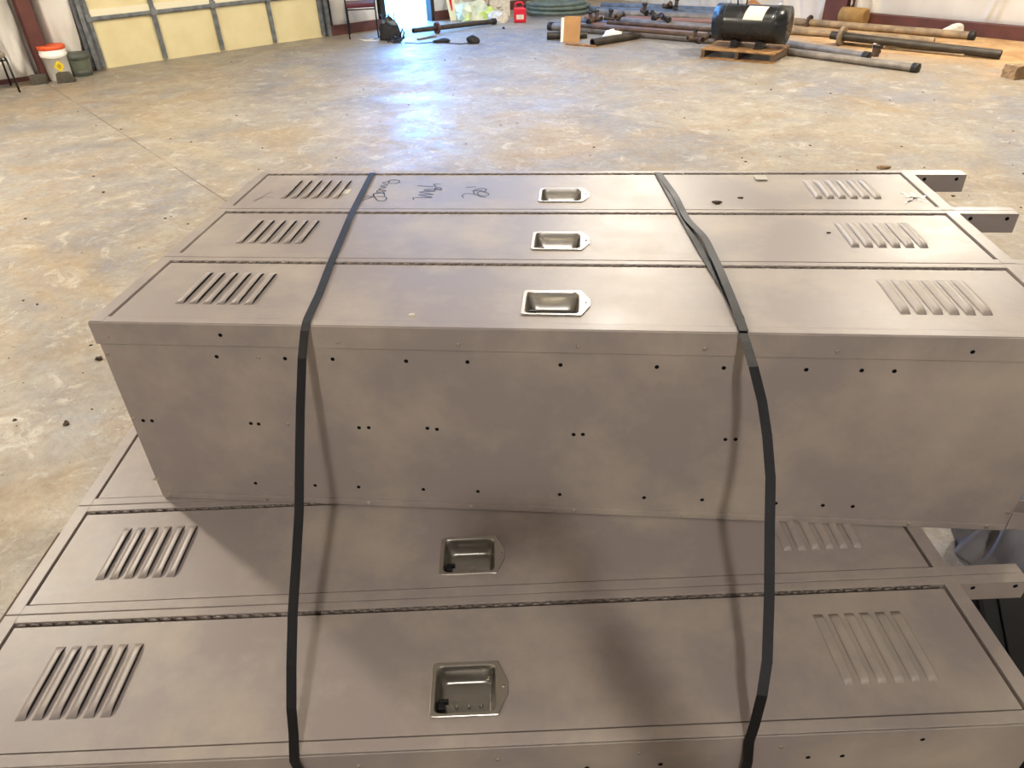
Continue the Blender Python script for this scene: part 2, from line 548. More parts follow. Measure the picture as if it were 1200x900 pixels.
    k_ = fin('latch_hook', bm, 'latch', d); KIDS.append(k_)
    tag(k_, 'black latch hook in the pull')
    # piano hinge with knuckles in the gap along the far edge
    bm = newbm()
    hy = (i + 1) * LW - YB - .0008
    x = x0 + .004
    while x < x1 - .03:
        tube(bm, [(x, hy, -.0030), (x + .0165, hy, -.0030)], .0031, 8)
        x += .0255
    box(bm, x0 + .004, x1 - .004, hy + .0008, hy + .0018, -.016, -.005)
    hg = fin('piano_hinge', bm, 'hinge', d); KIDS.append(hg)
    return d


def make_bank(name, label):
    bank = thing(name, label, 'lockers')
    # face frames of the three units, a hairline apart
    bm = newbm()
    for i in range(3):
        a, b = i * LW + .0010, (i + 1) * LW - .0010
        box(bm, 0, LL, a, i * LW + YA, -.022, 0, bev=.0012)
        box(bm, 0, LL, (i + 1) * LW - YB + .0035, b, -.022, 0, bev=.0012)
        box(bm, .0005, XC - .003, a + .0003, b - .0003, -.022, .0006, bev=.001)
        box(bm, LL - XD + .003, LL - .0005, a + .0003, b - .0003, -.022, .0006, bev=.001)
    fr = fin('face_frame', bm, 'paint', bank); KIDS.append(fr)
    # sides: panels with a folded lip at the front and at the back
    for y, s in ((0, -1), (3 * LW, 1)):
        bm = newbm()
        box(bm, .006, LL - .006, min(y, y - s * .0015), max(y, y - s * .0015), -LD + .002, -.021)
        ya = y + s * .0028
        box(bm, .0, LL, min(y, ya), max(y, ya), -.050, -.0008, bev=.0012)
        yb = y + s * .0032
        box(bm, .010, LL - .008, min(y, yb), max(y, yb), -LD, -LD + .0165, bev=.001)
        for (hx, hz) in SHOLES:
            for k in (0,):
                yy = y + s * (.0030 if hz > -.05 else .0004)
                L = [bm.verts.new((hx + .0042 * math.cos(2 * PI * q / 12), yy, hz + .0042 * math.sin(2 * PI * q / 12))) for q in range(12)]
                f = bm.faces.new(L); f.material_index = 1  # solid dark disc, hole shade put into the colour
                L2 = [bm.verts.new((v.co.x, y - s * .001, v.co.z)) for v in L]
                for q in range(12):
                    f = bm.faces.new((L[q], L[(q + 1) % 12], L2[(q + 1) % 12], L2[q])); f.material_index = 1
        sp = fin('side_panel', bm, ('paint', 'hole_shade'), bank); KIDS.append(sp)
    first = None
    for (hx, hz) in SRIV:
        yy = -.0028 if hz > -.05 else (-.0032 if hz < -.45 else 0)
        if first is None:
            bm = newbm()
            lathe(bm, [(.0042, 0), (.0042, .0008), (.0026, .0018), (.001, .0008), (.0004, .0004)], 12)
            for v in bm.verts: v.co = Vector((v.co.x, -v.co.z, v.co.y))
            r = fin('rivet', bm, 'rivet', bank, (hx, yy, hz)); first = r
        else:
            r = first.copy(); COL.objects.link(r); r.location = (hx, yy, hz)
        KIDS.append(r)
    for x0_, x1_ in ((.004, .0055), (LL - .0055, LL - .004)):
        bm = newbm()
        box(bm, x0_, x1_, .002, 3 * LW - .002, -LD + .002, -.020)
        KIDS.append(fin('end_panel', bm, 'paint', bank))
    for k in (1, 2):
        bm = newbm()
        box(bm, .006, LL - .006, k * LW - .0008, k * LW + .0008, -LD + .004, -.024)
        KIDS.append(fin('partition', bm, 'paint', bank))
    bm = newbm()
    box(bm, .006, LL - .006, .002, 3 * LW - .002, -LD + .0005, -LD + .002)
    KIDS.append(fin('back_panel', bm, 'paint', bank))
    # legs: folded channels running on past the foot end
    for zc in (0, 1):
        for k in range(4):
            y0, y1 = max(k * LW - YA, .0), min(k * LW + YA, 3 * LW)
            if k == 0: y0, y1 = .0, .040
            if k == 3: y0, y1 = 3 * LW - .040, 3 * LW
            bm = newbm()
            zt, zb = (0, -.048) if zc == 0 else (-LD + .048, -LD)
            t = .0015
            x0_, x1_ = LL - .004, LL + .136
            zf = zt if zc == 0 else zb
            sg = -1 if zc == 0 else 1
            if k in (1, 2):
                box(bm, x0_, x1_, y0, k * LW - .0006, min(zf, zf + sg * t), max(zf, zf + sg * t), bev=.0004)
                box(bm, x0_, x1_, k * LW + .0006, y1, min(zf, zf + sg * t), max(zf, zf + sg * t), bev=.0004)
            else:
                box(bm, x0_, x1_, y0, y1, min(zf, zf + sg * t), max(zf, zf + sg * t), bev=.0004)
            yn = y0 if k != 0 else y0
            box(bm, x0_, x1_, yn, yn + t, zb + .0002, zt - .0002)
            box(bm, x0_, x1_, y1 - t, y1, zb + .0002, zt - .0002)
            for hx in (.028, .112):
                L = [bm.verts.new((LL + hx + .005 * math.cos(2 * PI * q / 10), yn - .0003, (zt + zb) / 2 + .012 + .005 * math.sin(2 * PI * q / 10))) for q in range(10)]
                f = bm.faces.new(L); f.material_index = 1  # leg hole painted as a flat disc in shade black
            KIDS.append(fin('leg', bm, ('paint', 'hole_shade'), bank))
    for i in range(3):
        make_door(i, bank)
    return bank


up = make_bank('locker_bank', 'top bank of three taupe steel lockers lying flat, marker scribbles on its farthest door')
up.location = (0, 0, TOP)
LXO, LYO, LRZ = -.111, -.6463, .1139
ZL = TOP - LD - .0015
lo = dup(up)
lo.location = (LXO, LYO, ZL); lo.rotation_euler = (0, 0, LRZ)
lo['label'] = 'lower bank of taupe steel lockers turned slightly beneath the top bank, nearest the camera'


def llocal(x, y, z=0.0):
    c, s = math.cos(LRZ), math.sin(LRZ)
    return Vector((LXO + c * x - s * y, LYO + s * x + c * y, ZL + z))


back = dup(up)
pp = llocal(.03, 3 * LW + .008)
back.location = pp; back.rotation_euler = (0, 0, LRZ)
back['label'] = 'bank of taupe steel lockers hidden under the far half of the top bank'

updoors = [c for c in KIDS if c.parent == up and c.name.startswith('door')]


def ink(name, strokes, ox, oy, sc, door, m, wd=.0022, label=None):
    bm = newbm()
    for st in strokes:
        pts = [at(ox + x / sc, oy + y / sc, TOP - .0014) for x, y in st]
        # smooth a little
        q = []
        for a_, b_ in zip(pts, pts[1:]):
            for k in range(5): q.append(a_.lerp(b_, k / 5))
        q.append(pts[-1])
        for _ in range(2):
            q = [q[0]] + [(q[i - 1] + q[i] * 2 + q[i + 1]) / 4 for i in range(1, len(q) - 1)] + [q[-1]]
        L = []
        for i_, p in enumerate(q):
            d = q[min(i_ + 1, len(q) - 1)] - q[max(i_ - 1, 0)]
            nrm = Vector((-d.y, d.x, 0)); nrm = nrm.normalized() * wd / 2 if nrm.length > 0 else Vector((wd / 2, 0, 0))
            L.append((bm.verts.new(Vector((p.x, p.y, p.z - TOP)) + nrm), bm.verts.new(Vector((p.x, p.y, p.z - TOP)) - nrm)))
        for (a_, b_), (c_, d_) in zip(L, L[1:]):
            bm.faces.new((a_, b_, d_, c_))
    o = fin(name, bm, m, door)
    if label: tag(o, label)
    return o


ink('marker_word', [[(10, 238), (60, 222), (118, 200), (60, 200), (18, 212)],
            [(118, 185), (122, 208), (160, 200), (215, 205), (222, 222), (190, 238), (150, 234), (125, 205), (112, 180), (165, 172), (205, 178)],
            [(205, 200), (198, 165), (140, 168), (150, 150), (215, 150), (205, 165), (150, 140), (225, 130), (160, 120), (238, 108), (180, 95), (235, 82)],
            [(232, 98), (245, 72), (285, 70), (322, 76), (320, 90), (296, 98), (240, 98)]], 420, 200, 6.667, updoors[2], 'ink', .0032, 'scribbled marker name beside the left strap')
ink('marker_word', [[(432, 228), (424, 210), (480, 208), (600, 210), (445, 186), (612, 186), (450, 165), (618, 160), (490, 148), (632, 140)],
            [(595, 160), (600, 132), (640, 130), (655, 152), (600, 146)], [(645, 104), (582, 104), (612, 124), (540, 122), (462, 116)]], 420, 200, 6.667, updoors[2], 'ink', .0032, 'scribbled marker word, middle one of three')
ink('marker_word', [[(824, 212), (806, 196), (835, 176), (900, 180), (960, 196), (1018, 192), (1016, 176), (962, 158), (928, 168), (940, 198), (1000, 208)],
            [(905, 182), (895, 156), (955, 135), (1002, 142), (990, 166), (940, 152), (890, 156)], [(838, 130), (920, 124)]], 420, 200, 6.667, updoors[2], 'ink', .0032, 'scribbled marker word nearest the pull')
ink('chalk_mark', [[(0, 0), (35, 18), (80, 30)], [(10, 34), (45, 18), (30, 2)], [(12, 14), (75, 20)], [(20, 30), (78, 10)]],
    1056, 225, 2.6, updoors[2], 'whiteplast', .007, 'white chalk cross')
ink('pen_smudge', [[(602, 135), (660, 100), (665, 103)], [(600, 130), (640, 118), (670, 120)]], 90, 190, 2.902, updoors[2], 'ink', .0016)
bm = newbm()
a_ = at(891, 208, TOP); box(bm, a_.x - .016, a_.x + .016, a_.y - .022, a_.y + .016, .0012, .0020)
tg = fin('paper_tag', bm, 'paper', up); tag(tg, 'small white paper tag at the back edge')
bm = newbm()
a_ = at(407, 224, TOP); box(bm, a_.x - .012, a_.x + .007, a_.y - .018, a_.y + .018, -.0019, -.0012)
tg = fin('sticker', bm, 'paper', updoors[2]); tag(tg, 'white sticker by the last louver')

# dead leaves and crumbs on the top bank
for i, (px, py, s, lab) in enumerate(((840, 237, .011, 'dark crumpled leaf scrap on the farthest locker door, beside the right strap'),
                                      (868, 231, .006, 'tiny dark crumb on the farthest locker door, right of the leaf scrap'),
                                      (971, 272, .005, 'tiny dark crumb on the middle door of the top bank, left of its vent'),
                                      (483, 368, .006, 'pale grit lump on the nearest locker door of the top bank'))):
    p = at(px, py, TOP)
    bm = newbm(); lump(bm, (0, 0, 0), (s, s * .8, s * .5), 40 + i, .5, 2)
    o = fin('leaf_scrap' if i == 0 else 'crumb', bm, 'leaf' if i < 3 else 'chalk', None, (p.x, p.y, TOP - .0022))
    tag(o, lab, 'debris')


LAMP = Vector((1.31, -3.3, 3.94))
# ------------------------------------------------------------------ straps
def strap(name, label, top_px, free_px, extra=None, back_x=None):
    """top_px: pixels on the top bank from the far edge to the near edge; free_px: pixels of the hanging run"""
    e0 = llocal(0, 0); e1 = llocal(LL, 0)
    pts = [at(x, y, TOP + .0022) for x, y in top_px]
    # far side: down behind the top bank, then on to the pallet
    p0 = pts[0]
    fy = 3 * LW + .0055
    lead = [Vector((p0.x, fy, TOP - LD + .003)), Vector((p0.x, fy, TOP - .05)), Vector((p0.x, fy - .0006, TOP - .004))]
    pts[0].y = min(pts[0].y, fy - .004)
    run = []
    T_ = pts[-1]
    B0 = at(free_px[-1][0], free_px[-1][1], ZL + .004)
    nrm = (LAMP - T_).cross(B0 - T_)
    for x, y in free_px:
        d = R.transposed() @ Vector(((x - 600) / F, -(y - 450) / F, -1))
        A = Vector((0, -.006, TOP)); yb = B0.y - .003
        n2 = Vector((1, 0, 0)).cross(Vector((0, yb + .006, (ZL + .004) - TOP)))
        t = (A - CAM).dot(n2) / d.dot(n2)
        P0 = CAM + d * t                              # on the slanting sheet
        dn = d.dot(nrm)
        t2 = (T_ - CAM).dot(nrm) / dn if abs(dn) > 1e-6 else t
        t2 = max(t - .06, min(t + .06, t2))
        run.append(CAM + d * t2)
        print(name, x, y, 'slant', tuple(round(v, 3) for v in P0), 'plane', tuple(round(v, 3) for v in CAM + d * t2))
    run = [r for r in run if r.z > ZL + .004]
    last = run[-1]
    xl = last.x + (last.x - run[-2].x) * (last.z - ZL) / max(1e-4, run[-2].z - last.z) * .5
    ye = e0.y + math.tan(LRZ) * (xl - e0.x) - .008
    tail = [Vector((xl, ye, ZL - .004)), Vector((xl + .006, ye - .002, ZL - .06)), Vector((xl + .012, ye - .003, ZL - .25)), Vector((xl + .012, ye - .003, ZL - LD - .03))]
    path = lead + pts + run + tail
    # densify
    q = []
    for a_, b_ in zip(path, path[1:]):
        n = max(1, int((b_ - a_).length / .02))
        for k in range(n): q.append(a_.lerp(b_, k / n))
    q.append(path[-1])
    bm = newbm()
    ribbon(bm, q)
    for ex in (extra or []):
        pe = [at(x, y, TOP + z) for x, y, z in ex]
        q = []
        for a_, b_ in zip(pe, pe[1:]):
            n = max(1, int((b_ - a_).length / .02))
            for k in range(n): q.append(a_.lerp(b_, k / n))
        q.append(pe[-1])
        for _ in range(3):
            q = [q[0]] + [(q[i - 1] + q[i] * 2 + q[i + 1]) / 4 for i in range(1, len(q) - 1)] + [q[-1]]
        ribbon(bm, q)
    o = fin(name, bm, 'strap')
    tag(o, label, 'strap', None)
    return o


def ribbon(bm, q, w=.0165, t=.0012):
    rings = []
    for i, p in enumerate(q):
        d = (q[min(i + 1, len(q) - 1)] - q[max(i - 1, 0)]).normalized()
        side = Vector((1, 0, 0)) - d * d.x
        side.normalize()
        n = side.cross(d)
        rings.append([bm.verts.new(p + side * a * w / 2 + n * b * t / 2) for a, b in ((-1, -1), (1, -1), (1, 1), (-1, 1))])
    for a_, b_ in zip(rings, rings[1:]):
        for k in range(4):
            bm.faces.new((a_[k], a_[(k + 1) % 4], b_[(k + 1) % 4], b_[k]))
    bm.faces.new(rings[0]); bm.faces.new(rings[-1])


strap('packing_strap', 'black plastic strap round the left part of the locker stack, crossing left of the pulls',
      [(436, 203), (412, 250), (386, 312), (374, 344), (361, 372), (359, 378)],
      [(357, 388), (354, 420), (352, 480), (351, 540), (350.5, 600), (347, 660), (343, 720), (341.5, 780), (341.5, 830), (344, 860), (347, 876)])
strap('packing_strap', 'black plastic strap round the right part of the locker stack, doubled and slack on top',
      [(771, 203), (795, 246), (829, 306), (850, 340), (867, 372), (870, 387)],
      [(874, 400), (883, 430), (893, 470), (899, 510), (903, 560), (902, 620), (901.5, 700), (899, 775), (893, 815), (884, 850), (879, 866)],
      extra=[[(773, 204, .003), (792, 230, .004), (804, 256, .006), (826, 278, .010), (842, 312, .012), (858, 350, .010), (872, 388, .004)]])

# ------------------------------------------------------------------ pallets under the stack
def pallet(name, label, L, W, H, loc, rz, m='greywood', nb=7):
    p = thing(name, label, 'pallet', loc, rz)
    for k in range(nb):
        bm = newbm(); x = -L / 2 + .045 + k * (L - .09) / (nb - 1)
        box(bm, x - .045, x + .045, -W / 2, W / 2, H - .018, H, bev=.002)
        fin('deck_board', bm, m, p)
    for k in range(3):
        bm = newbm(); y = -W / 2 + .02 + k * (W - .04) / 2
        box(bm, -L / 2, L / 2, y - .019, y + .019, .0, H - .0181, bev=.003)
        fin('stringer', bm, m, p)
    return p


HB = ZL - LD - .0005
pallet('wooden_pallet', 'wooden pallet carrying the right half of the locker stack', 1.2, 1.0, HB, llocal(1.42, .5, -ZL), LRZ)
pallet('wooden_pallet', 'wooden pallet carrying the left half of the locker stack', 1.2, 1.0, HB, llocal(.16 + .02, .5, -ZL) , LRZ)
q = llocal(.82, 3 * LW + .55, -ZL)
pallet('wooden_pallet', 'wooden pallet beneath the far lockers of the stack', 1.7, .82, HB, q, LRZ)

# ------------------------------------------------------------------ room
K = Vector((1.12, 14.92, 0))
WH = 5.0
SZ = 19.0


def creases(s0, s1, seed):
    r = random.Random(seed)
    out = []
    for _ in range(int((s1 - s0) * 5) + 1):
        out.append((r.uniform(s0, s1), r.uniform(-.35, .35), r.uniform(.02, .05), r.uniform(.02, .06) * r.choice((1, 1, -.6)), r.uniform(.25, 1.6)))
    return out


def wave(s, z, cr):
    v = 0
    for c, k, w_, a, h in cr:
        x = (s - c - k * z) / w_
        if abs(x) < 3: v += a * math.exp(-x * x) * max(0, 1 - z / h / 1.6)
    return v


def wallpanel(bm, s0, s1, z0, z1, inward, bulge=.10, seed=1, n=None):
    n = n or max(2, int((s1 - s0) / .025))
    cr = creases(s0, s1, seed)
    m_ = 34
    rows = []
    for j in range(m_ + 1):
        tz = (j / m_) ** 1.6
        z = z0 + (z1 - z0) * tz
        row = []
        for i in range(n + 1):
            t = i / n
            s = s0 + (s1 - s0) * t
            edge = math.sin(PI * min(1, max(0, t))) ** .5
            girt = abs(math.sin(PI * (z - z0) / 2.2)) ** .6
            near = math.exp(-(z - z0) * 1.4)
            d = bulge * edge * girt + wave(s, z - z0, cr) * min(1, (z - z0) * 8 + .3)
            row.append(bm.verts.new((s, inward * d, z)))
        rows.append(row)
    for a_, b_ in zip(rows, rows[1:]):
        for i in range(n):
            f = bm.faces.new((a_[i], a_[i + 1], b_[i + 1], b_[i])); f.smooth = True


def struct(o):
    o['kind'] = 'structure'
    return o


def s_left(px, py, z=0.0):
    """distance from the corner along the left wall of the wall point seen at a pixel"""
    d = R.transposed() @ Vector(((px - 600) / F, -(py - 450) / F, -1))
    n = Vector((.7071068, -.7071068, 0))
    t = (K - CAM).dot(n) / d.dot(n)
    P = CAM + d * t
    return (K - P).dot(Vector((.7071068, .7071068, 0)))


def s_right(px, py):
    d = R.transposed() @ Vector(((px - 600) / F, -(py - 450) / F, -1))
    n = Vector((.7071068, .7071068, 0))
    t = (K - CAM).dot(n) / d.dot(n)
    P = CAM + d * t
    return (P - K).dot(Vector((.7071068, -.7071068, 0)))


LR = (0, 0, math.radians(225))
RR = (0, 0, math.radians(-45))
G0, G1 = s_left(382, 42), s_left(120, 83)          # sectional door
D0, D1 = s_left(505, 22), s_left(452, 28)          # open walk door
C0 = s_left(57, 96)
CR = s_right(983, 26)
print('wall stations', G0, G1, D0, D1, C0, CR)

bm = newbm()
for a_ in range(1):
    vs = [bm.verts.new(p) for p in ((-20, -14, 0), (22, -14, 0), (22, 18, 0), (-20, 18, 0))]
    bm.faces.new(vs)
floor = struct(fin('floor', bm, 'floor'))

# left wall
bm = newbm()
B1 = G1
wallpanel(bm, .0, D0 - .06, .14, 2.7, 1, .05, 3)
wallpanel(bm, D1 + .12, G0 - .1, .14, 2.7, 1, .04, 5)
wallpanel(bm, G1 + .12, C0 - .12, .03, WH, 1, .10, 8)
wallpanel(bm, C0 + .12, C0 + 3.2, .03, WH, 1, .16, 9)
wallpanel(bm, C0 + 3.2, SZ, .03, WH, 1, .05, 10, 60)
box(bm, D0 - .1, D1 + .14, -.04, .0, 2.12, 2.7)
box(bm, G0 - .12, G1 + .14, -.04, .0, 2.55, WH)
# outer cladding with the walk door and an added daylight band left open
box(bm, -.2, D0 - .05, -.16, -.10, 0, 2.9)
box(bm, D1 + .075, SZ + .2, -.16, -.10, 0, 2.9)
box(bm, D0 - .05, D1 + .075, -.16, -.10, 2.15, 2.9)
box(bm, -.2, .4, -.16, -.10, 2.9, WH)
box(bm, B1, SZ + .2, -.16, -.10, 2.9, WH)
box(bm, .4, B1, -.16, -.10, 3.5, WH)
struct(fin('wall_left', bm, 'vinyl', None, K, LR))
# right wall
bm = newbm()
wallpanel(bm, .0, CR - .15, .0, WH, -1, .05, 13)
wallpanel(bm, CR + .15, CR + 6.0, .16, WH, -1, .07, 15)
wallpanel(bm, CR + 6.0, SZ, .16, WH, -1, .07, 16, 60)
box(bm, -.2, SZ + .2, .10, .16, 0, WH)
struct(fin('wall_right', bm, 'vinyl', None, K, RR))
# the two walls behind the camera
bm = newbm(); wallpanel(bm, 0, SZ, 0, WH, 1, .05, 21, 60)
o = struct(fin('wall_back', bm, 'vinyl', None, K + Vector((.7071, -.7071, 0)) * SZ, LR))
bm = newbm(); wallpanel(bm, 0, SZ, 0, WH, -1, .05, 22, 60)
o = struct(fin('wall_near', bm, 'vinyl', None, K + Vector((-.7071, -.7071, 0)) * SZ, RR))
bm = newbm(); box(bm, -.3, SZ + .3, -.3, SZ + .3, WH, WH + .1)
o = struct(fin('ceiling', bm, 'ceil', None, K, LR))

# base angles
bm = newbm()
for a_, b_ in ((0, D0 - .05), (D1 + .08, G0 - .06), (G1 + .1, SZ)):
    box(bm, a_, b_, -.02, .05, 0, .14 if a_ < G0 else .05)
struct(fin('baseboard_left', bm, 'redsteel', None, K, LR))
bm = newbm(); box(bm, CR - .1, SZ, -.11, .02, 0, .16, bev=.004)
struct(fin('baseboard_right', bm, 'redsteel', None, K, RR))


def column(n, s, inward, rot, m='redsteel', w=.2):
    bm = newbm()
    d_ = .26
    y = lambda v: inward * v
    for (a, b, c, e) in ((-.5, .5, .02, .035), (-.5, .5, d_ - .012, d_), (-.03, .03, .035, d_ - .012)):
        y0, y1 = sorted((y(c), y(e)))
        box(bm, s + a * w, s + b * w, y0, y1, .012, WH - .002)
    y0, y1 = sorted((y(.0), y(d_ + .03)))
    box(bm, s - .13, s + .13, y0, y1, 0, .012)
    return struct(fin('trim_%d' % n, bm, m, None, K, rot))


column(1, C0, 1, LR, w=.15)
column(2, CR + .03, -1, RR, w=.34)

# sectional door: cream skin, grey stiles and rails
bm = newbm()
SH = .585
W_ = G1 - G0
for r_ in range(4):
    box(bm, G0, G1, -.06, -.02, .0 if r_ == 0 else .02 + r_ * SH, .02 + (r_ + 1) * SH - .006)
dr = struct(fin('door_1', bm, 'cream', None, K, LR))
bm = newbm()
for r_ in range(4):
    z = .02 + (r_ + 1) * SH
    box(bm, G0, G1, -.0195, -.002, z - .035, z + .085, bev=.003)
fin('door_lip', bm, 'creamlip', dr)
for r_ in range(4):
    bm = newbm()
    z = .02 + (r_ + 1) * SH - .01
    box(bm, G0, G1, -.002, .03, z - .022, z + .018, bev=.002)
    box(bm, G0, G1, -.002, .004, z - .034, z - .024)
    fin('door_rail', bm, 'darksteel' if False else 'greysteel', dr)
for k in range(5):
    bm = newbm()
    s = G0 + .03 + k * (W_ - .06) / 4
    w = .03 if k not in (0, 4) else .035
    box(bm, s - w, s + w, -.018, .012, .02, .02 + 4 * SH, bev=.002)
    box(bm, s - w * .35, s + w * .35, .012, .02, .02, .02 + 4 * SH, bev=.002)
    for r_ in range(4):
        z = .02 + (r_ + 1) * SH
        box(bm, s - .035, s + .035, .02, .04, z - .05, z + .04, bev=.003)
    fin('door_stile', bm, 'greysteel', dr)
bm = newbm()
for s0 in (G0 - .07, G1 + .02):
    box(bm, s0, s0 + .055, -.02, .075, 0, 2.6, bev=.003)
    box(bm, s0 + (.058 if s0 > G0 else -.04), s0 + (.1 if s0 > G0 else -.002), -.03, .02, 0, 2.6)
fin('door_track', bm, 'greysteel', dr)
bm = newbm(); box(bm, G1 + .13, G1 + .20, -.02, .03, 0, 2.6); box(bm, G0 - .13, G0 - .10, -.02, .03, 0, 2.6)
fin('door_jamb', bm, 'darksteel', dr)

# open walk door: frame and the leaf swung outwards
bm = newbm()
box(bm, D0 - .07, D0, -.12, .03, 0, 2.1, bev=.003)
box(bm, D1, D1 + .09, -.12, .05, 0, 2.1, bev=.003)
box(bm, D0 - .07, D1 + .09, -.12, .03, 2.1, 2.17, bev=.003)
wd = struct(fin('door_2', bm, 'darksteel', None, K, LR))
bm = newbm(); box(bm, D1 + .02, D1 + .06, -1.0, -.13, .01, 2.05, bev=.003)
fin('door_leaf', bm, 'whiteplast', wd)

bm = newbm()  # bars of an unseen high opening, added to throw blue daylight on the floor
box(bm, .4, B1, -.17, -.08, 2.88, 2.93); box(bm, .4, B1, -.17, -.08, 3.48, 3.53)
for k in range(6):
    x = .4 + (B1 - .4) * k / 5
    box(bm, x - .03, x + .03, -.17, -.08, 2.93, 3.48)
struct(fin('added_window_1', bm, 'greysteel', None, K, LR))

# ------------------------------------------------------------------ things along the left wall
def stack_chair(label, loc, rz, seatm, backm, framem, seat_z=.44):
    c = thing('stacking_chair', label, 'chair', loc, rz)
    bm = newbm(); box(bm, -.22, .22, -.22, .22, seat_z - .03, seat_z + .03, bev=.02); fin('seat', bm, seatm, c)
    bm = newbm(); box(bm, -.21, .21, .215, .245, seat_z + .10, seat_z + .42, bev=.014); fin('backrest', bm, backm, c)
    for sx in (-1, 1):
        bm = newbm()
        tube(bm, [(sx * .215, .27, .0), (sx * .215, .20, seat_z - .045), (sx * .215, .22, seat_z + .08), (sx * .20, .232, seat_z + .38)], .011, 8)
        fin('leg', bm, framem, c)
        bm = newbm()
        tube(bm, [(sx * .215, -.26, .0), (sx * .215, -.20, seat_z - .06), (sx * .215, -.16, seat_z - .042), (sx * .215, .19, seat_z - .042)], .011, 8)
        fin('leg', bm, framem, c)
    bm = newbm()
    tube(bm, [(-.214, .19, seat_z - .055), (.214, .19, seat_z - .055)], .009, 8)
    tube(bm, [(-.214, -.19, seat_z - .058), (.214, -.19, seat_z - .058)], .009, 8)
    fin('stretcher', bm, framem, c)
    return c


cp = at(427, 42)
stack_chair('burgundy stacking chair with thin dark legs beside the open door', (cp.x, cp.y, 0), math.radians(195), 'burgundy', 'burgundy', 'blackmetal')
cp = at(-8, 106)
stack_chair('black chair with grey seat cushion cut by the left edge of the photo', (cp.x + .09, cp.y - .09, 0), math.radians(45), 'greyfab', 'blackfab', 'blackmetal', .40)

# white bucket with orange lid
p = at(66, 95)
b = thing('plastic_bucket', 'white plastic bucket with orange lid and yellow diamond sticker by the column', 'bucket', (p.x, p.y + .12, 0))
bm = newbm(); lathe(bm, [(.125, 0), (.13, .005), (.142, .26), (.150, .262), (.150, .30), (.146, .302), (.150, .36)], 28); fin('bucket_body', bm, 'whiteplast', b)
bm = newbm(); lathe(bm, [(.152, .345), (.156, .35), (.158, .385), (.150, .392), (.13, .388), (.02, .388)], 28); fin('lid', bm, 'orange', b)
bm = newbm()
for k in range(8):
    pass
g = []
for i in range(9):
    for j in range(9):
        g.append(0)
a0 = math.atan2(CAM.y - p.y, CAM.x - p.x)
st = []
for i in range(-4, 5):
    for j in range(-4, 5):
        st.append((i, j))
V = {}
for i in range(-4, 5):
    for j in range(-4, 5):
        u, v = (i + j) * .0075, (i - j) * .0085
        z = .165 + v
        rr = .1262 + .012 * (z / .26) + .006
        a_ = a0 + u / rr + .12
        V[i, j] = bm.verts.new((rr * math.cos(a_), rr * math.sin(a_), z))
for i in range(-4, 4):
    for j in range(-4, 4):
        f = bm.faces.new((V[i, j], V[i + 1, j], V[i + 1, j + 1], V[i, j + 1]))
        if abs(i + .5) < 1.6 and abs(j + .5) < 1.6 and (i + j) % 2: f.material_index = 1
fin('sticker', bm, ('yellow', 'latch'), b)
bm = newbm()
tube(bm, [(.152 * math.cos(t), .152 * math.sin(t), .31 - .05 * math.sin(t - a0 + PI / 2 + .0)) for t in [a0 - PI / 2 + PI * k / 14 for k in range(15)]], .003, 6)
fin('bail_handle', bm, 'whiteplast', b)
# grey pail
p = at(92, 88)
b = thing('plastic_pail', 'grey-green plastic pail with dark lid right of the white bucket', 'bucket', (p.x + .09, p.y - .03, 0))
bm = newbm(); lathe(bm, [(.105, 0), (.11, .004), (.13, .2), (.134, .205)], 26); fin('bucket_body', bm, 'greenish', b)
bm = newbm(); lathe(bm, [(.148, .205), (.152, .21), (.146, .262), (.12, .270), (.02, .270)], 26); fin('lid', bm, 'greyplast', b)
bm = newbm(); lathe(bm, [(.1085, .01), (.118, .02), (.122, .07), (.114, .075)], 26); fin('label_band', bm, 'greyplast', b)
# blocks
for (x0, x1, py, lab, h, m_, rz) in ((38, 57, 99, 'dark square block against the foot of the red column', .10, 'block', .2),
                                     (68, 90, 97, 'dark grey wedge-shaped block in front of the white bucket', .11, 'block', .35)):
    a_, c_ = at(x0, py), at(x1, py - 2)
    cx = (a_ + c_) / 2
    w = (c_ - a_).length / 2
    bm = newbm()
    vs = box(bm, -w, w, -.06, .06, 0, h)
    if 'wedge' in lab:
        for v in vs[4:]:
            v.co.x *= .62; v.co.x -= .02
    bmesh.ops.bevel(bm, geom=bm.edges[:], offset=.006, segments=2, affect='EDGES')
    o = fin('rubble_block', bm, m_, None, (cx.x, cx.y, 0), (0, 0, math.atan2((c_ - a_).y, (c_ - a_).x)))
    tag(o, lab, 'block')

# black bag with tangled gear near the chair
p = at(456, 47)
b = thing('tool_bag', 'black soft tool bag with gear spilling out, in front of the open door', 'bag', (p.x, p.y, 0))
bm = newbm(); lump(bm, (0, .05, 0), (.17, .12, .25), 5, .16, 3); fin('bag_body', bm, 'blackfab', b)
for k, (dx, dz, m_) in enumerate(((-.07, .24, 'pipeblue'), (.0, .26, 'greyplast'), (.07, .25, 'pipeblue'), (.03, .28, 'blackfab'))):
    bm = newbm(); lump(bm, (dx, .05, dz - .06), (.05, .05, .09), 60 + k, .5, 2); fin('gear', bm, m_, b)
for k in range(5):
    bm = newbm(); a = random.uniform(-.5, .5)
    tube(bm, [(-.08 + .045 * k, .05, .2), (-.08 + .045 * k + a * .06, .05, .31), (-.08 + .045 * k + a * .16, .02, .36 - abs(a) * .05)], .007, 6)
    fin('handle_end', bm, 'blackmetal', b)
p = at(466, 50)
bm = newbm()
for k in range(3):
    c = (.04 * k - .05, .02 * k)
    tube(bm, [(c[0] + (.09 - .01 * k) * math.cos(t), c[1] + .05 * math.sin(t), .012 + .02 * k + .02 * math.sin(2 * t + k)) for t in [2 * PI * i / 22 for i in range(23)]], .009, 7)
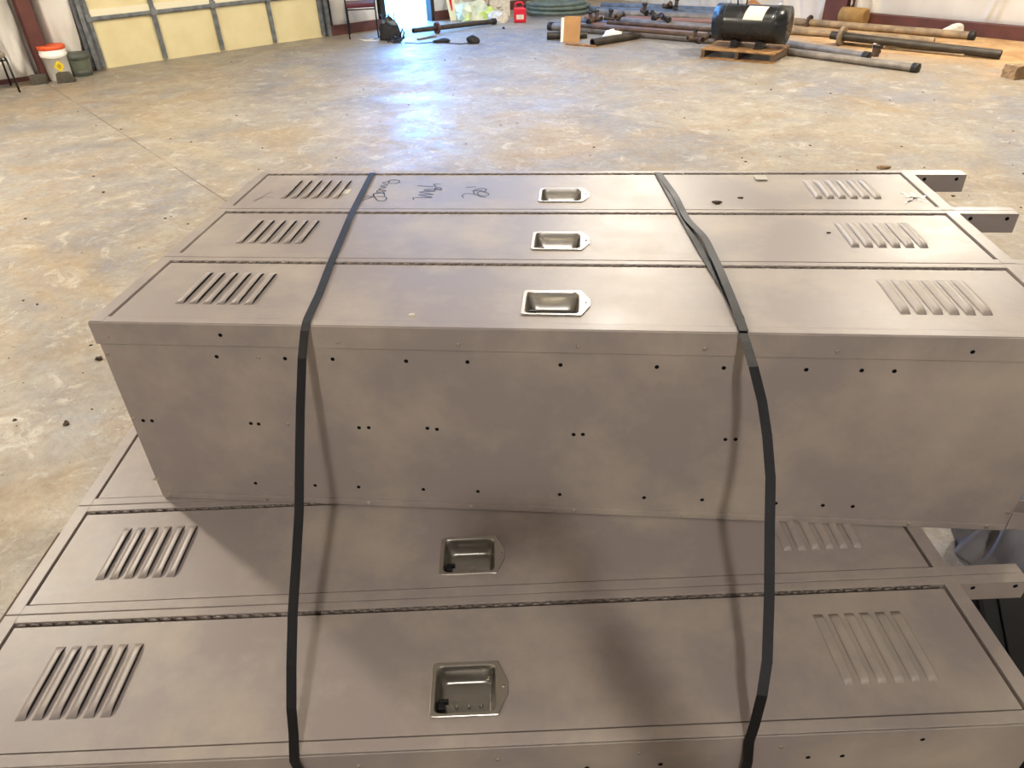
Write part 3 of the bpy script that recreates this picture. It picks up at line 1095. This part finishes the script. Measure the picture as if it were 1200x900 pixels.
tube(bm, [(.06, 0, .02), (.1, .05, .12), (.07, .1, .17), (.02, .1, .06)], .010, 7)
tag(fin('coiled_cable', bm, 'blackmetal', None, (p.x, p.y, 0)), 'tangled black cable coil on the floor in front of the tool bag', 'cable')
# white cable below the chair
pts = [at(*q, .006) for q in ((420, 46), (430, 47), (440, 45), (446, 46), (440, 47.5), (428, 48), (424, 47))]
bm = newbm(); tube(bm, pts, .006, 6)
tag(fin('loose_cable', bm, 'whiteplast'), 'thin white cable looped on the floor under the burgundy chair', 'cable')
# black cloths on a cord
pts = [at(*q, .006) for q in ((474, 50), (490, 51), (506, 49.5), (520, 50), (540, 51.5), (553, 50))]
bm = newbm(); tube(bm, pts, .006, 6)
tag(fin('signal_cable', bm, 'blackmetal'), 'thin black cord running from the cable coil to the black cloth', 'cord')
for i, (px, py, s, lab) in enumerate(((518, 50.5, (.11, .06, .05), 'small flat black cloth on the floor beside the cord'),
                                 (554, 51.5, (.085, .07, .10), 'humped black cloth at the end of the cord'))):
    p = at(px, py)
    bm = newbm(); lump(bm, (0, 0, 0), s, 12 + i, .25, 3)
    tag(fin('black_cloth', bm, 'blackfab', None, (p.x, p.y + .05, 0)), lab, 'cloth')


# ------------------------------------------------------------------ pipes
def lay_pipe(a, b, r, m, label, group=None, z=None, flanges=(), endfit=None, wall=.008, name='steel_pipe'):
    za = r if z is None else z[0]
    zb = r if z is None else z[1]
    A = at(a[0], a[1], za); B = at(b[0], b[1], zb)
    d = (B - A)
    Lg = d.length
    o = thing(name, label, 'pipe', A, 0, group)
    o.rotation_euler = d.to_track_quat('X', 'Z').to_euler()
    bm = newbm(); pipe(bm, (0, 0, 0), (Lg, 0, 0), r, wall)
    fin('pipe_barrel', bm, m, o)
    for (t, fr, fw, fm) in flanges:
        bm = newbm()
        x = t * Lg
        tube(bm, [(x - fw / 2, 0, 0), (x - fw / 2 + .004, 0, 0), (x + fw / 2 - .004, 0, 0), (x + fw / 2, 0, 0)], [fr * .93, fr, fr, fr * .93], 20)
        for k in range(6):
            an = 2 * PI * k / 6
            tube(bm, [(x - fw / 2 - .015, .78 * fr * math.cos(an), .78 * fr * math.sin(an)), (x + fw / 2 + .015, .78 * fr * math.cos(an), .78 * fr * math.sin(an))], .009, 6)
        fin('flange', bm, fm, o)
    if endfit:
        bm = newbm()
        x = Lg if endfit[0] else 0
        s = 1 if endfit[0] else -1
        tube(bm, [(x - s * .05, 0, 0), (x - s * .045, 0, 0), (x + s * .025, 0, 0), (x + s * .028, 0, 0), (x + s * .027, 0, 0), (x - s * .04, 0, 0)], [r * 1.02, r * 1.28, r * 1.28, r * 1.2, r * .85, r * .8], 16)
        fin('coupling', bm, endfit[1], o)
    return o


lay_pipe((484, 37), (579, 26), .034, 'greyplast', 'long grey-green pipe with a flange near its left end, in front of the open door', None, None, [(.27, .09, .03, 'redsteel')], (0, 'darksteel'), z=None) if False else None
lay_pipe((484, 36), (579, 25), .036, 'pipedark', 'long dark pipe with one flange lying before the open door', z=(.09, .045), flanges=[(.28, .085, .03, 'redsteel')], endfit=(1, 'darksteel'))
lay_pipe((489, 46), (511, 42), .014, 'pipegrey', 'short thin grey rod on the floor left of the flanged pipe', name='steel_rod', wall=.004)
lay_pipe((694, 50), (748, 41), .05, 'pipedark', 'short dark brown pipe with open near end, nearest of the left pipe pile')
lay_pipe((641, 42), (688, 40.5), .05, 'pipedark', 'dark pipe sticking out left behind the cardboard flap')
lay_pipe((645, 31), (838, 47), .05, 'pipegrey', 'long grey pipe along the front of the pile, starting left of the cardboard', endfit=(0, 'darksteel'))
gl = 'weathered pipe in the jumbled pile left of the black tank'
pile = [((668, 33), (862, 45), .055, 'pipegrey'), ((676, 24), (764, 30), .03, 'pipeblue'), ((690, 30), (850, 40), .05, 'pipered'),
        ((702, 22), (850, 33), .045, 'pipegrey'), ((685, 20), (850, 26), .04, 'pipered'), ((735, 25), (870, 37), .045, 'pipegrey'),
        ((700, 14), (880, 23), .05, 'pipegrey'), ((650, 27), (760, 37), .04, 'pipegrey')]
for a_, b_, r_, m_ in pile:
    lay_pipe(a_, b_, r_, m_, gl, 'pipes in the pile left of the tank')
gl2 = 'blue-grey pipe along the foot of the far wall behind the pile'
for a_, b_, r_, m_ in (((690, 11), (880, 18), .05, 'pipeblue'), ((705, 6.5), (885, 14), .05, 'pipeblue'), ((720, 14.5), (872, 21.5), .045, 'pipeblue')):
    lay_pipe(a_, b_, r_, m_, gl2, 'far row of blue-grey pipes')
for i, (a_, b_) in enumerate((((678, 30), (840, 43)), ((712, 26), (846, 36)))):
    lay_pipe(a_, b_, .028, 'rust', 'thin rusty pipe resting on top of the pile left of the tank', 'thin rusty pipes on the pile', z=(.13, .13))
# fittings and tees on the pile
for i, (px, py) in enumerate(((714, 20), (723, 19), (700, 21), (770, 18), (755, 12), (782, 6), (792, 7), (884, 9), (693, 22), (780, 20), (812, 44), (822, 45))):
    p = at(px, py, .15)
    o = thing('pipe_fitting', 'small dark pipe fitting lying on the pipe pile', 'pipe fitting', (p.x, p.y, .13), i * 1.3, 'fittings on the pile')
    o.rotation_euler = (1.1 if i % 2 else .1, .2, i * 1.3)
    bm = newbm(); pipe(bm, (-.08, 0, .0), (.08, 0, .0), .035, .007, 12); pipe(bm, (0, 0, .0), (0, .0, .12), .03, .006, 12)
    fin('tee_body', bm, 'rust' if i % 3 else 'pipedark', o)
    bm = newbm(); tube(bm, [(0, 0, .10), (0, 0, .125)], .04, 12, caps=False); tube(bm, [(.06, 0, 0), (.085, 0, 0)], .043, 12)
    fin('collar', bm, 'darksteel', o)
# right hand pipes
lay_pipe((905, 58), (1074, 80), .042, 'pipegrey', 'grey pipe just behind the tank pallet, nearest of the right pipes, dark open end', endfit=(1, 'darksteel'))
lay_pipe((900, 47), (1016, 66), .042, 'pipegrey', 'grey pipe parallel behind the nearest one with a dark fitting on its right end', endfit=(1, 'darksteel'))
p = at(1021, 66)
o = thing('pipe_fitting', 'dark elbow fitting standing at the end of the second grey pipe', 'pipe fitting', (p.x + .04, p.y, 0), .4)
bm = newbm(); pipe(bm, (0, 0, .0), (0, 0, .12), .045, .008, 12); fin('tee_body', bm, 'rust', o)
bm = newbm(); tube(bm, [(0, 0, .10), (0, 0, .125)], .052, 12, caps=False); tube(bm, [(0, 0, .05), (.05, 0, .05)], .03, 10); fin('collar', bm, 'darksteel', o)
lay_pipe((974, 41), (1173, 64), .05, 'pipedark', 'dark flanged pipe with a large round flange near its left end', z=(.11, .052), flanges=[(.07, .12, .05, 'pipetan')])
lay_pipe((902, 35), (1095, 48), .042, 'pipetan', 'dusty tan pipe ending behind the dark flanged pipe')
lay_pipe((932, 25), (1140, 42), .048, 'pipetan', 'long dusty pipe nearest the red base rail with flanges at its left end', flanges=[(.09, .10, .03, 'rust')], endfit=(1, 'darksteel'))
lay_pipe((980, 50), (1130, 65), .016, 'pipetan', 'thin tan rod on the sand in front of the dark flanged pipe', name='steel_rod', wall=.004)

# cardboard flap, plank, white bits
a_, c_ = at(659, 50), at(675, 50)
bm = newbm()
box(bm, -.115, .115, -.006, .006, 0, .33, bev=.001)
box(bm, -.155, -.115, -.010, .030, 0, .31, 1, bev=.002)
bmesh.ops.subdivide_edges(bm, edges=bm.edges[:], cuts=1)
p = (a_ + c_) / 2
tag(fin('cardboard_flap', bm, ('card', 'whiteplast'), None, (p.x + .03, p.y, 0), (-.12, .03, math.radians(-6))), 'upright piece of brown cardboard leaning at the left end of the pipe pile', 'cardboard')
a_, c_ = at(664, 52.5), at(698, 55)
bm = newbm(); box(bm, 0, (c_ - a_).length, -.03, .03, 0, .02, bev=.002)
tag(fin('wood_lath', bm, 'wood', None, a_, (0, 0, math.atan2((c_ - a_).y, (c_ - a_).x))), 'flat wooden lath on the floor in front of the cardboard', 'wood')
for i, (px, py, s, m_, nm, lab, c_) in enumerate((
        (718, 47, (.13, .08, .13), 'whiteplast', 'crumpled_bag', 'crumpled white plastic bag behind the short dark brown pipe', 'bag'),
        (583, 27, (.14, .09, .17), 'paper', 'crumpled_paper', 'crumpled white paper to the left of the red can', 'paper'),
        (590, 34, (.025, .02, .03), 'latch', 'crumb', 'tiny black lump on the blue-lit floor below the red can', 'debris'),
        (1128, 44, (.20, .10, .14), 'paper', 'cement_sack', 'pale lumpy sack lying against the red base rail on the dusty pipe', 'sack'))):
    p = at(px, py)
    bm = newbm(); lump(bm, (0, 0, 0), s, 80 + i, .22, 3, crumple=.10 if i < 2 else .02)
    tag(fin(nm, bm, m_, None, (p.x, p.y + s[1] * .7 + (.16 if i == 3 else 0), 0)), lab, c_)
p = at(1032, 57)
o = thing('white_canister', 'small white canister with dark band lying on the sand', 'canister', (p.x, p.y, .034), math.radians(-5))
bm = newbm(); tube(bm, [(-.1, 0, 0), (-.095, 0, 0), (.095, 0, 0), (.1, 0, 0)], [.026, .033, .033, .026], 16); fin('canister_body', bm, 'whiteplast', o)
bm = newbm(); tube(bm, [(-.06, 0, 0), (.02, 0, 0)], .0338, 16); fin('label_band', bm, 'pipegrey', o)
p = at(1196, 92)
bm = newbm(); box(bm, -.13, .25, -.09, .09, 0, .13)
bmesh.ops.subdivide_edges(bm, edges=bm.edges[:], cuts=3, use_grid_fill=True)
for v in bm.verts:
    v.co += Vector((random.uniform(-1, 1), random.uniform(-1, 1), random.uniform(-1, 1) if v.co.z > .01 else 0)) * .008
tag(fin('stone_block', bm, 'stone', None, (p.x, p.y + .05, 0), (0, 0, .25)), 'rough tan stone block at the right edge of the photo on the sand', 'block')
p = at(1182, 90)
bm = newbm(); lump(bm, (0, 0, 0), (.045, .04, .12), 33, .5, 3)
tag(fin('crumpled_paper', bm, 'paper', None, (p.x - .01, p.y, 0)), 'white crumpled paper against the left face of the stone block', 'paper')

# sand heap
p = at(906, 20)
bm = newbm()
rows = []
for j in range(15):
    r_ = j / 14
    rows.append([bm.verts.new((r_ * .55 * math.cos(2 * PI * k / 40) * (1 + .12 * math.sin(3 * k * .5)), r_ * .36 * math.sin(2 * PI * k / 40) * (1 + .12 * math.sin(k)),
                               max(-.01, .30 * (1 - r_) ** 1.15 + .018 * math.sin(k * 1.7 + j * 2.1) * (1 - r_)) if j < 14 else -.01)) for k in range(40)])
for a_, b_ in zip(rows, rows[1:]):
    for k in range(40):
        f = bm.faces.new((a_[k], a_[(k + 1) % 40], b_[(k + 1) % 40], b_[k])); f.smooth = True
tag(fin('sand_heap', bm, 'sand', None, (p.x - .42, p.y - .36, 0), (0, 0, math.radians(-42))), 'low heap of reddish sand behind the black tank', 'sand', kind='stuff')

# box and brown sheet at the right column
p = at(995, 27)
bm = newbm(); tube(bm, [(-.17, 0, 0), (-.16, 0, 0), (.20, 0, 0), (.21, 0, 0)], [.10, .12, .12, .10], 20)
tag(fin('rolled_matting', bm, 'brownroll', None, (p.x - .06, p.y - .26, .125), (0, 0, math.radians(-45))), 'tan roll lying on the base rail right of the red column', 'roll')
p = at(1012, 26)
bm = newbm()
for i in range(13):
    for j in range(2):
        pass
rows = []
for j in range(12):
    z = .16 + j * .1
    rows.append([bm.verts.new(((i / 10 - .5) * (.22 + j * .035), .015 * math.sin(i * 1.8 + j * .4), z)) for i in range(11)])
for a_, b_ in zip(rows, rows[1:]):
    for i in range(10):
        f = bm.faces.new((a_[i], a_[i + 1], b_[i + 1], b_[i])); f.smooth = True
o = fin('brown_sheet', bm, 'brownsheet', None, (p.x - .02, p.y + .06, 0), (0, 0, math.radians(-45)))
sol = o.modifiers.new('thick', 'SOLIDIFY'); sol.thickness = .012
tag(o, 'brown hanging sheet on the wall just right of the red column', 'sheet')

# ------------------------------------------------------------------ tank on its pallet
pa, pb, pc = at(820, 68.5), at(906, 75.5), at(926, 65)
ux = (pb - pa).normalized()
W1 = (pb - pa).length
D1_ = max(.55, (pc - pb).length)
uy = Vector((-ux.y, ux.x, 0))
ang = math.atan2(ux.y, ux.x)
ctr = (pa + pb) / 2 + uy * D1_ / 2
TP = thing('wooden_pallet', 'small raw pine pallet under the black tank', 'pallet', ctr, ang)
PH = .115
for k in range(6):
    bm = newbm(); y = -D1_ / 2 + .045 + k * (D1_ - .09) / 5
    box(bm, -W1 / 2, W1 / 2, y - .038, y + .038, PH - .018, PH, bev=.002)
    fin('deck_board', bm, 'wood', TP)
for k in range(3):
    bm = newbm(); x = -W1 / 2 + .03 + k * (W1 - .06) / 2
    box(bm, x - .022, x + .022, -D1_ / 2, D1_ / 2, .016, PH - .0181, bev=.002)
    fin('stringer', bm, 'greywood', TP)
for y in (-D1_ / 2 + .04, D1_ / 2 - .04):
    bm = newbm(); box(bm, -W1 / 2, W1 / 2, y - .04, y + .04, 0, .0159, bev=.002)
    fin('bottom_board', bm, 'wood', TP)
tr, tl = .205, .86
TK = thing('air_tank', 'black horizontal air tank with cream paper label on a small pallet', 'tank', ctr + ux * .04 + Vector((0, 0, PH)), ang)
zc = tr + .055
bm = newbm()
prof = [(-tl / 2 - .0, .02)]
pts, rad = [], []
for k in range(9):
    a = PI / 2 * k / 8
    pts.append((-tl / 2 + .13 * (1 - math.sin(a)), 0, zc)); rad.append(max(.004, tr * math.cos(PI / 2 - a)))
pts2 = [(-x, y, z) for x, y, z in reversed(pts)]
tube(bm, pts + [(-tl / 2 + .16, 0, zc), (tl / 2 - .16, 0, zc)] + pts2, rad + [tr, tr] + list(reversed(rad)), 40)
# cap direction fix: pts ordered from pole to rim
fin('tank_shell', bm, 'tank', TK)
for sx in (-1, 1):
    bm = newbm()
    tube(bm, [(sx * (tl / 2 - .135), 0, zc), (sx * (tl / 2 - .125), 0, zc)], tr + .004, 40)
    fin('weld_ring', bm, 'tank', TK)
for sx in (-.16, .14):
    bm = newbm(); box(bm, sx - .05, sx + .05, -.13, .13, 0, .016, bev=.002); box(bm, sx - .04, sx + .04, -.10, .10, .016, .11)
    fin('foot', bm, 'tank', TK)
bm = newbm()
n = 14
rows = []
for j in range(n + 1):
    a = math.radians(-72 + 52 * j / n)
    sh = .03 * (j / n)
    rows.append([bm.verts.new((x + sh, tr * 1.012 * math.sin(a), zc + tr * 1.012 * math.cos(a))) for x in (-.06, .04, .12, .17)])
for a_, b_ in zip(rows, rows[1:]):
    for i in range(3):
        f = bm.faces.new((a_[i], a_[i + 1], b_[i + 1], b_[i])); f.smooth = True
lb = fin('paper_label', bm, 'creamlip', TK); tag(lb, 'torn cream paper label')
bm = newbm()
tube(bm, [(-.20 + .0, 0, zc + tr - .01), (-.21, 0, zc + tr + .06), (-.18, 0, zc + tr + .10), (-.12, 0, zc + tr + .10), (-.09, 0, zc + tr + .06), (-.10, 0, zc + tr - .01)], .009, 8)
fin('handle', bm, 'blackmetal', TK)
bm = newbm(); tube(bm, [(-tl / 2 - .02, 0, zc), (-tl / 2 + .01, 0, zc)], .03, 14); fin('port_plug', bm, 'greysteel', TK)
bm = newbm(); tube(bm, [(.30, 0, zc + tr - .01), (.30, 0, zc + tr + .02)], .02, 12); tube(bm, [(.38 - .02, -.12, zc + .1), (.38, -.15, zc + .11)], .014, 10); fin('valve', bm, 'rivet', TK)

# ------------------------------------------------------------------ far clutter: delineators, bag heap, carton, red can, hose
p = at(531.5, 25)
o = thing('traffic_barricade', 'white upright traffic panel with a red wedge standing nearest the open door', 'traffic panel', (p.x, p.y + .05, 0), math.radians(8))
o.rotation_euler = (0, math.radians(-7), math.radians(8))
bm = newbm()
vs = box(bm, -.055, .055, -.02, .02, 0, 1.0, bev=0)
for v in vs[4:]: v.co.x *= 1.7
bmesh.ops.bevel(bm, geom=bm.edges[:], offset=.006, segments=2, affect='EDGES')
fin('panel', bm, 'conewh', o)
bm = newbm()
T_ = [(-.012, .16), (.012, .16), (.05, .92), (-.05, .92)]
L1 = [bm.verts.new((x, -.024, z)) for x, z in T_]; L2 = [bm.verts.new((x, -.0205, z)) for x, z in T_]
bm.faces.new(L1); bm.faces.new(L2)
for k in range(4): bm.faces.new((L1[k], L1[(k + 1) % 4], L2[(k + 1) % 4], L2[k]))
fin('red_wedge', bm, 'red', o)
p = at(568, 19)
o = thing('traffic_barricade', 'slim orange and white traffic panel leaning before the white carton', 'traffic panel', (p.x, p.y + .05, 0), math.radians(8))
o.rotation_euler = (0, math.radians(-11), math.radians(8))
bm = newbm(); box(bm, -.055, -.02, -.02, .02, 0, 1.0, bev=.005); fin('panel', bm, 'conewh', o)
bm = newbm(); box(bm, -.0195, .05, -.022, .022, 0, 1.0, bev=.005); fin('orange_face', bm, 'coneor', o)

for i, (px, py, s, m_, nm, lab, ct) in enumerate((
        (549, 24, (.26, .16, .30), 'plasticbag', 'plastic_bag', 'heap of pale green plastic sheeting between the two traffic posts', 'plastic bag'),
        (545, 25, (.10, .08, .12), 'hivis', 'safety_vest', 'yellow-green safety vest crumpled in front of the plastic sheeting', 'vest'),
        (570, 23, (.16, .1, .14), 'hivis', 'safety_vest', 'yellow-green safety vest crumpled at the foot of the white carton', 'vest'))):
    p = at(px, py)
    bm = newbm(); lump(bm, (0, 0, 0), s, 90 + i, .45, 3, crumple=.17)
    tag(fin(nm, bm, m_, None, (p.x, p.y + s[1] * .8, 0)), lab, ct)
a_, c_ = at(572, 20), at(595, 20)
p = (a_ + c_) / 2
o = thing('carton', 'white carton box with small print behind the crumpled vests', 'box', (p.x, p.y + .25, 0), math.radians(12))
w = (c_ - a_).length / 2
bm = newbm(); box(bm, -w, w, -.15, .15, 0, .24, bev=.004); fin('carton_body', bm, 'paper', o)
bm = newbm()
for k, (u, l_) in enumerate(((-.06, .08), (-.05, .05), (.02, .03))):
    box(bm, u, u + l_, -.152, -.1505, .13 - .02 * k, .14 - .02 * k)
fin('printed_text', bm, 'latch', o)
p = at(609, 27)
o = thing('red_can', 'bright red plastic fuel can standing beside the coiled hose', 'fuel can', (p.x, p.y + .09, 0), math.radians(5))
bm = newbm(); box(bm, -.10, .10, -.07, .07, 0, .22, bev=.022); fin('can_body', bm, 'red', o)
bm = newbm(); tube(bm, [(-.07, 0, .21), (-.07, 0, .27), (-.04, 0, .29), (.03, 0, .29), (.06, 0, .25), (.06, 0, .21)], .016, 10); fin('handle', bm, 'red', o)
bm = newbm(); box(bm, -.06, .06, -.0745, -.0702, .05, .12, bev=.002); fin('label', bm, 'paper', o)
bm = newbm(); tube(bm, [(.075, -.02, .21), (.085, -.02, .26)], .022, 12); fin('cap', bm, 'blackmetal', o)
# coiled hose
p = at(652, 20)
bm = newbm()
pts = []
for i in range(150):
    t = i / 149 * 5 * 2 * PI
    kx = .47 + .05 * math.sin(t * .31) + .02 * (i % 7 == 0)
    ky = .34 + .05 * math.cos(t * .23)
    pts.append((kx * math.cos(t), ky * math.sin(t), .035 + .045 * (i / 149) * 3.1 + .02 * math.sin(t * .7)))
tube(bm, pts, .034, 9)
o = fin('coiled_hose', bm, 'hose', None, (p.x, p.y + .35, 0), (0, 0, .1))
tag(o, 'coil of thick grey-green hose right of the red can', 'hose')

# ------------------------------------------------------------------ bottom right: tote and blue cloth
zt_ = .40
e1_ = at(1145, 697, zt_); e2_ = at(1153, 748, zt_)
dv = (e1_ - e2_).normalized()
ux = Vector((dv.y, -dv.x, 0))
angt = math.atan2(ux.y, ux.x)
org = e2_ - dv * .22
o = thing('black_tote', 'black lidded tote on the floor at the right end of the locker stack', 'tote', (org.x + ux.x * .16, org.y + ux.y * .16, 0), angt)
bm = newbm()
box(bm, -.14, .28, .02, .39, .0, zt_ - .05, bev=.015)
fin('tote_body', bm, 'tote', o)
bm = newbm(); box(bm, -.16, .30, .0, .42, zt_ - .05, zt_, bev=.01); box(bm, -.12, .26, .04, .38, zt_, zt_ + .008, bev=.003)
fin('lid', bm, 'tote', o)
p = at(1150, 650, .15)
bm = newbm(); lump(bm, (0, 0, 0), (.24, .22, .26), 3, .14, 5)
for v in bm.verts:
    a = math.atan2(v.co.y, v.co.x); z = v.co.z
    f_ = .016 * math.sin(9 * a + 14 * z + 2 * math.sin(3 * a)) + .010 * math.sin(17 * a - 22 * z)
    v.co.x += f_ * math.cos(a); v.co.y += f_ * math.sin(a)
    v.co.z += .022 * math.sin(16 * v.co.x + 9 * v.co.y) * min(1, z * 6)
    v.co.z = max(0, v.co.z)
cpos = Vector((p.x + .25, p.y + .12, 0))
o = fin('cloth_bundle', bm, 'denim', None, (cpos.x, cpos.y, 0.0))
tag(o, 'faded blue cloth bundle showing behind the locker leg at the right edge', 'cloth bundle')
o.scale = (1, 1, 1.5)

# loose grit and leaves on the slab
bm = newbm()
for i in range(420):
    px, py = random.uniform(-40, 1240), random.uniform(60, 520)
    p = at(px, py)
    if p.x + p.y > 15.4 or p.y - p.x > 13.4: continue
    lp = Vector((p.x - LXO, p.y - LYO))
    if -.3 < p.x < 2.2 and -.9 < p.y < 1.5: continue
    s = random.choice((.003, .004, .004, .006, .009)) * random.uniform(.7, 1.3)
    g = bmesh.ops.create_icosphere(bm, subdivisions=1, radius=s)
    for v in g['verts']:
        v.co = Vector((v.co.x * random.uniform(.7, 1.8) + p.x, v.co.y * random.uniform(.7, 1.5) + p.y, max(0, v.co.z * .5 + s * .3)))
tag(fin('floor_grit', bm, 'grit'), 'loose dark grit and crumbs scattered over the concrete floor', 'debris', kind='stuff')
for px, py, s, lab in ((737, 197 + 0, .0, ''), ):
    pass
p = at(1035, 197)
bm = newbm(); lump(bm, (0, 0, 0), (.05, .025, .02), 51, .5, 2)
tag(fin('dry_leaf', bm, 'stone', None, (p.x, p.y, 0)), 'curled pale leaf on the floor just behind the top lockers near the right end', 'leaf')
p = at(116, 421)
bm = newbm(); lump(bm, (0, 0, 0), (.02, .012, .014), 52, .5, 2)
tag(fin('dry_leaf', bm, 'leaf', None, (p.x, p.y, 0)), 'small dark leaf on the floor left of the top lockers near corner', 'leaf')

# ------------------------------------------------------------------ the person taking the photo, standing behind the camera
def skinned(name, verts, edges, radii, m, parent=None, root=0, sub=2):
    me = bpy.data.meshes.new(name)
    me.from_pydata([Vector(v) for v in verts], edges, [])
    me.materials.append(M[m])
    o = bpy.data.objects.new(name, me); COL.objects.link(o)
    sk = o.modifiers.new('skin', 'SKIN'); sk.use_smooth_shade = True
    for i, r_ in enumerate(radii):
        me.skin_vertices[0].data[i].radius = (r_, r_) if not isinstance(r_, tuple) else r_
        me.skin_vertices[0].data[i].use_root = (i == root)
    sb = o.modifiers.new('sub', 'SUBSURF'); sb.levels = sub; sb.render_levels = sub
    if parent is not None: o.parent = parent
    return o


pv = [(1.22, -1.86, .95), (1.22, -1.84, 1.12), (1.21, -1.81, 1.34), (1.21, -1.79, 1.47), (1.20, -1.76, 1.55), (1.19, -1.74, 1.64), (1.185, -1.73, 1.70),
      (1.40, -1.78, 1.41), (1.31, -1.52, 1.20), (1.16, -1.285, 1.50), (1.07, -1.215, 1.655),
      (1.02, -1.80, 1.41), (.97, -1.83, 1.12), (.99, -1.72, .88), (1.0, -1.68, .80),
      (1.32, -1.86, .88), (1.33, -1.83, .48), (1.33, -1.88, .09), (1.34, -1.74, .035),
      (1.12, -1.86, .88), (1.11, -1.83, .48), (1.11, -1.88, .09), (1.10, -1.74, .035)]
pe = [(0, 1), (1, 2), (2, 3), (3, 4), (4, 5), (5, 6), (3, 7), (7, 8), (8, 9), (9, 10), (3, 11), (11, 12), (12, 13), (13, 14),
      (0, 15), (15, 16), (16, 17), (17, 18), (0, 19), (19, 20), (20, 21), (21, 22)]
pr_ = [.15, .14, .16, .10, .055, .06, .06, .062, .048, .042, .032, .062, .046, .036, .028, .09, .058, .042, .038, .09, .058, .042, .038]
ph = skinned('person', pv, pe, pr_, 'shirt')
tag(ph, 'person in dark clothes standing behind the camera whose shadow falls on the lockers', 'person')
bm = newbm()
lump(bm, (0, 0, 0), (.078, .095, .12), 2, .02, 3, flat=False)
fin('head', bm, 'skin', ph, (1.185, -1.72, 1.72))
# hands: palms with five bent fingers on each side of the phone
for sx, base in ((1, Vector((1.065, -1.21, 1.665))), (-1, Vector((1.0, -1.67, .75)))):
    vs = [base, base + Vector((-.005 * sx, .005, .05))]
    es = [(0, 1)]; rs = [(.028, .018), (.034, .016)]
    for k in range(4):
        b0 = base + Vector((.016 * (k - 1.5) * .4, .008, .055 + .016 * k * .6))
        i0 = len(vs)
        ln = (.034, .038, .036, .028)[k]
        vs += [b0, b0 + Vector((-sx * ln * .6, .018, .010)), b0 + Vector((-sx * ln * 1.1, .012, .008))]
        es += [(1, i0), (i0, i0 + 1), (i0 + 1, i0 + 2)]; rs += [.010, .009, .008]
    i0 = len(vs)
    vs += [base + Vector((-sx * .02, -.005, .03)), base + Vector((-sx * .04, -.012, .05))]
    es += [(0, i0), (i0, i0 + 1)]; rs += [.011, .009]
    skinned('hand', vs, es, rs, 'skin', ph, 0, 1)
bm = newbm(); box(bm, -.070, .088, -.0045, .0045, -.038, .038, bev=.004)
o = fin('smartphone', bm, 'latch', None, CAM + (R.transposed() @ Vector((0.0, -.012, .020))))
o.rotation_euler = (math.radians(-34.5), 0, math.radians(6))
tag(o, 'black smartphone held up by the person behind the camera', 'phone')

# ------------------------------------------------------------------ light
def lamp(name, loc, power, col, size):
    ld = bpy.data.lights.new(name, 'POINT')
    ld.energy = power; ld.color = col; ld.shadow_soft_size = size
    o = bpy.data.objects.new(name, ld); COL.objects.link(o); o.location = loc
    return o


WARM = (1.0, .905, .76)
lamp('bay_lamp', (1.22, -3.3, 3.94), 172, (1.0, .94, .90), .11)
lamp('bay_lamp', (1.5, 6.2, 4.2), 400, WARM, .2)
lamp('bay_lamp', (5.2, 7.4, 4.2), 400, WARM, .2)
lamp('bay_lamp', (-4.6, 3.2, 4.2), 600, WARM, .2)

w = bpy.data.worlds.new('sky'); SC.world = w; w.use_nodes = True
bg = w.node_tree.nodes['Background']
bg.inputs['Color'].default_value = (.13, .41, 1.0, 1)
bg.inputs['Strength'].default_value = 21.0
# daylight portal in the open walk door (guides the sampling of the sky only)
ld = bpy.data.lights.new('door_portal', 'AREA'); ld.shape = 'RECTANGLE'; ld.size = D1 - D0; ld.size_y = 2.1
ld.cycles.is_portal = True
o = bpy.data.objects.new('door_portal', ld); COL.objects.link(o)
mid = K - Vector((.7071, .7071, 0)) * ((D0 + D1) / 2) + Vector((-.7071, .7071, 0)) * .1
o.location = (mid.x, mid.y, 1.05)
o.rotation_euler = (math.radians(90), 0, math.radians(45))   # aims along +x -y
dvec = Vector((.7071, -.7071, 0))
o.rotation_euler = dvec.to_track_quat('-Z', 'Y').to_euler()
ld2 = bpy.data.lights.new('added_band_portal', 'AREA'); ld2.shape = 'RECTANGLE'; ld2.size = B1 - .4; ld2.size_y = .6  # sky sampling through the added daylight band
ld2.cycles.is_portal = True
o2 = bpy.data.objects.new('added_band_portal', ld2); COL.objects.link(o2)
mid = K - Vector((.7071, .7071, 0)) * ((B1 + .4) / 2) + Vector((-.7071, .7071, 0)) * .18
o2.location = (mid.x, mid.y, 3.2); o2.rotation_euler = o.rotation_euler
# outside ground
bm = newbm()
c0 = K + Vector((-.7071, .7071, 0)) * .13
for v in ():
    pass
box(bm, -2, SZ, -12, -.12, -.06, -.01)
struct(fin('ground', bm, 'chalk', None, K, LR))

SC.view_settings.view_transform = 'Standard'
SC.view_settings.look = 'None'
SC.view_settings.exposure = 0.65
SC.view_settings.gamma = 1
SC.view_settings.use_curve_mapping = False
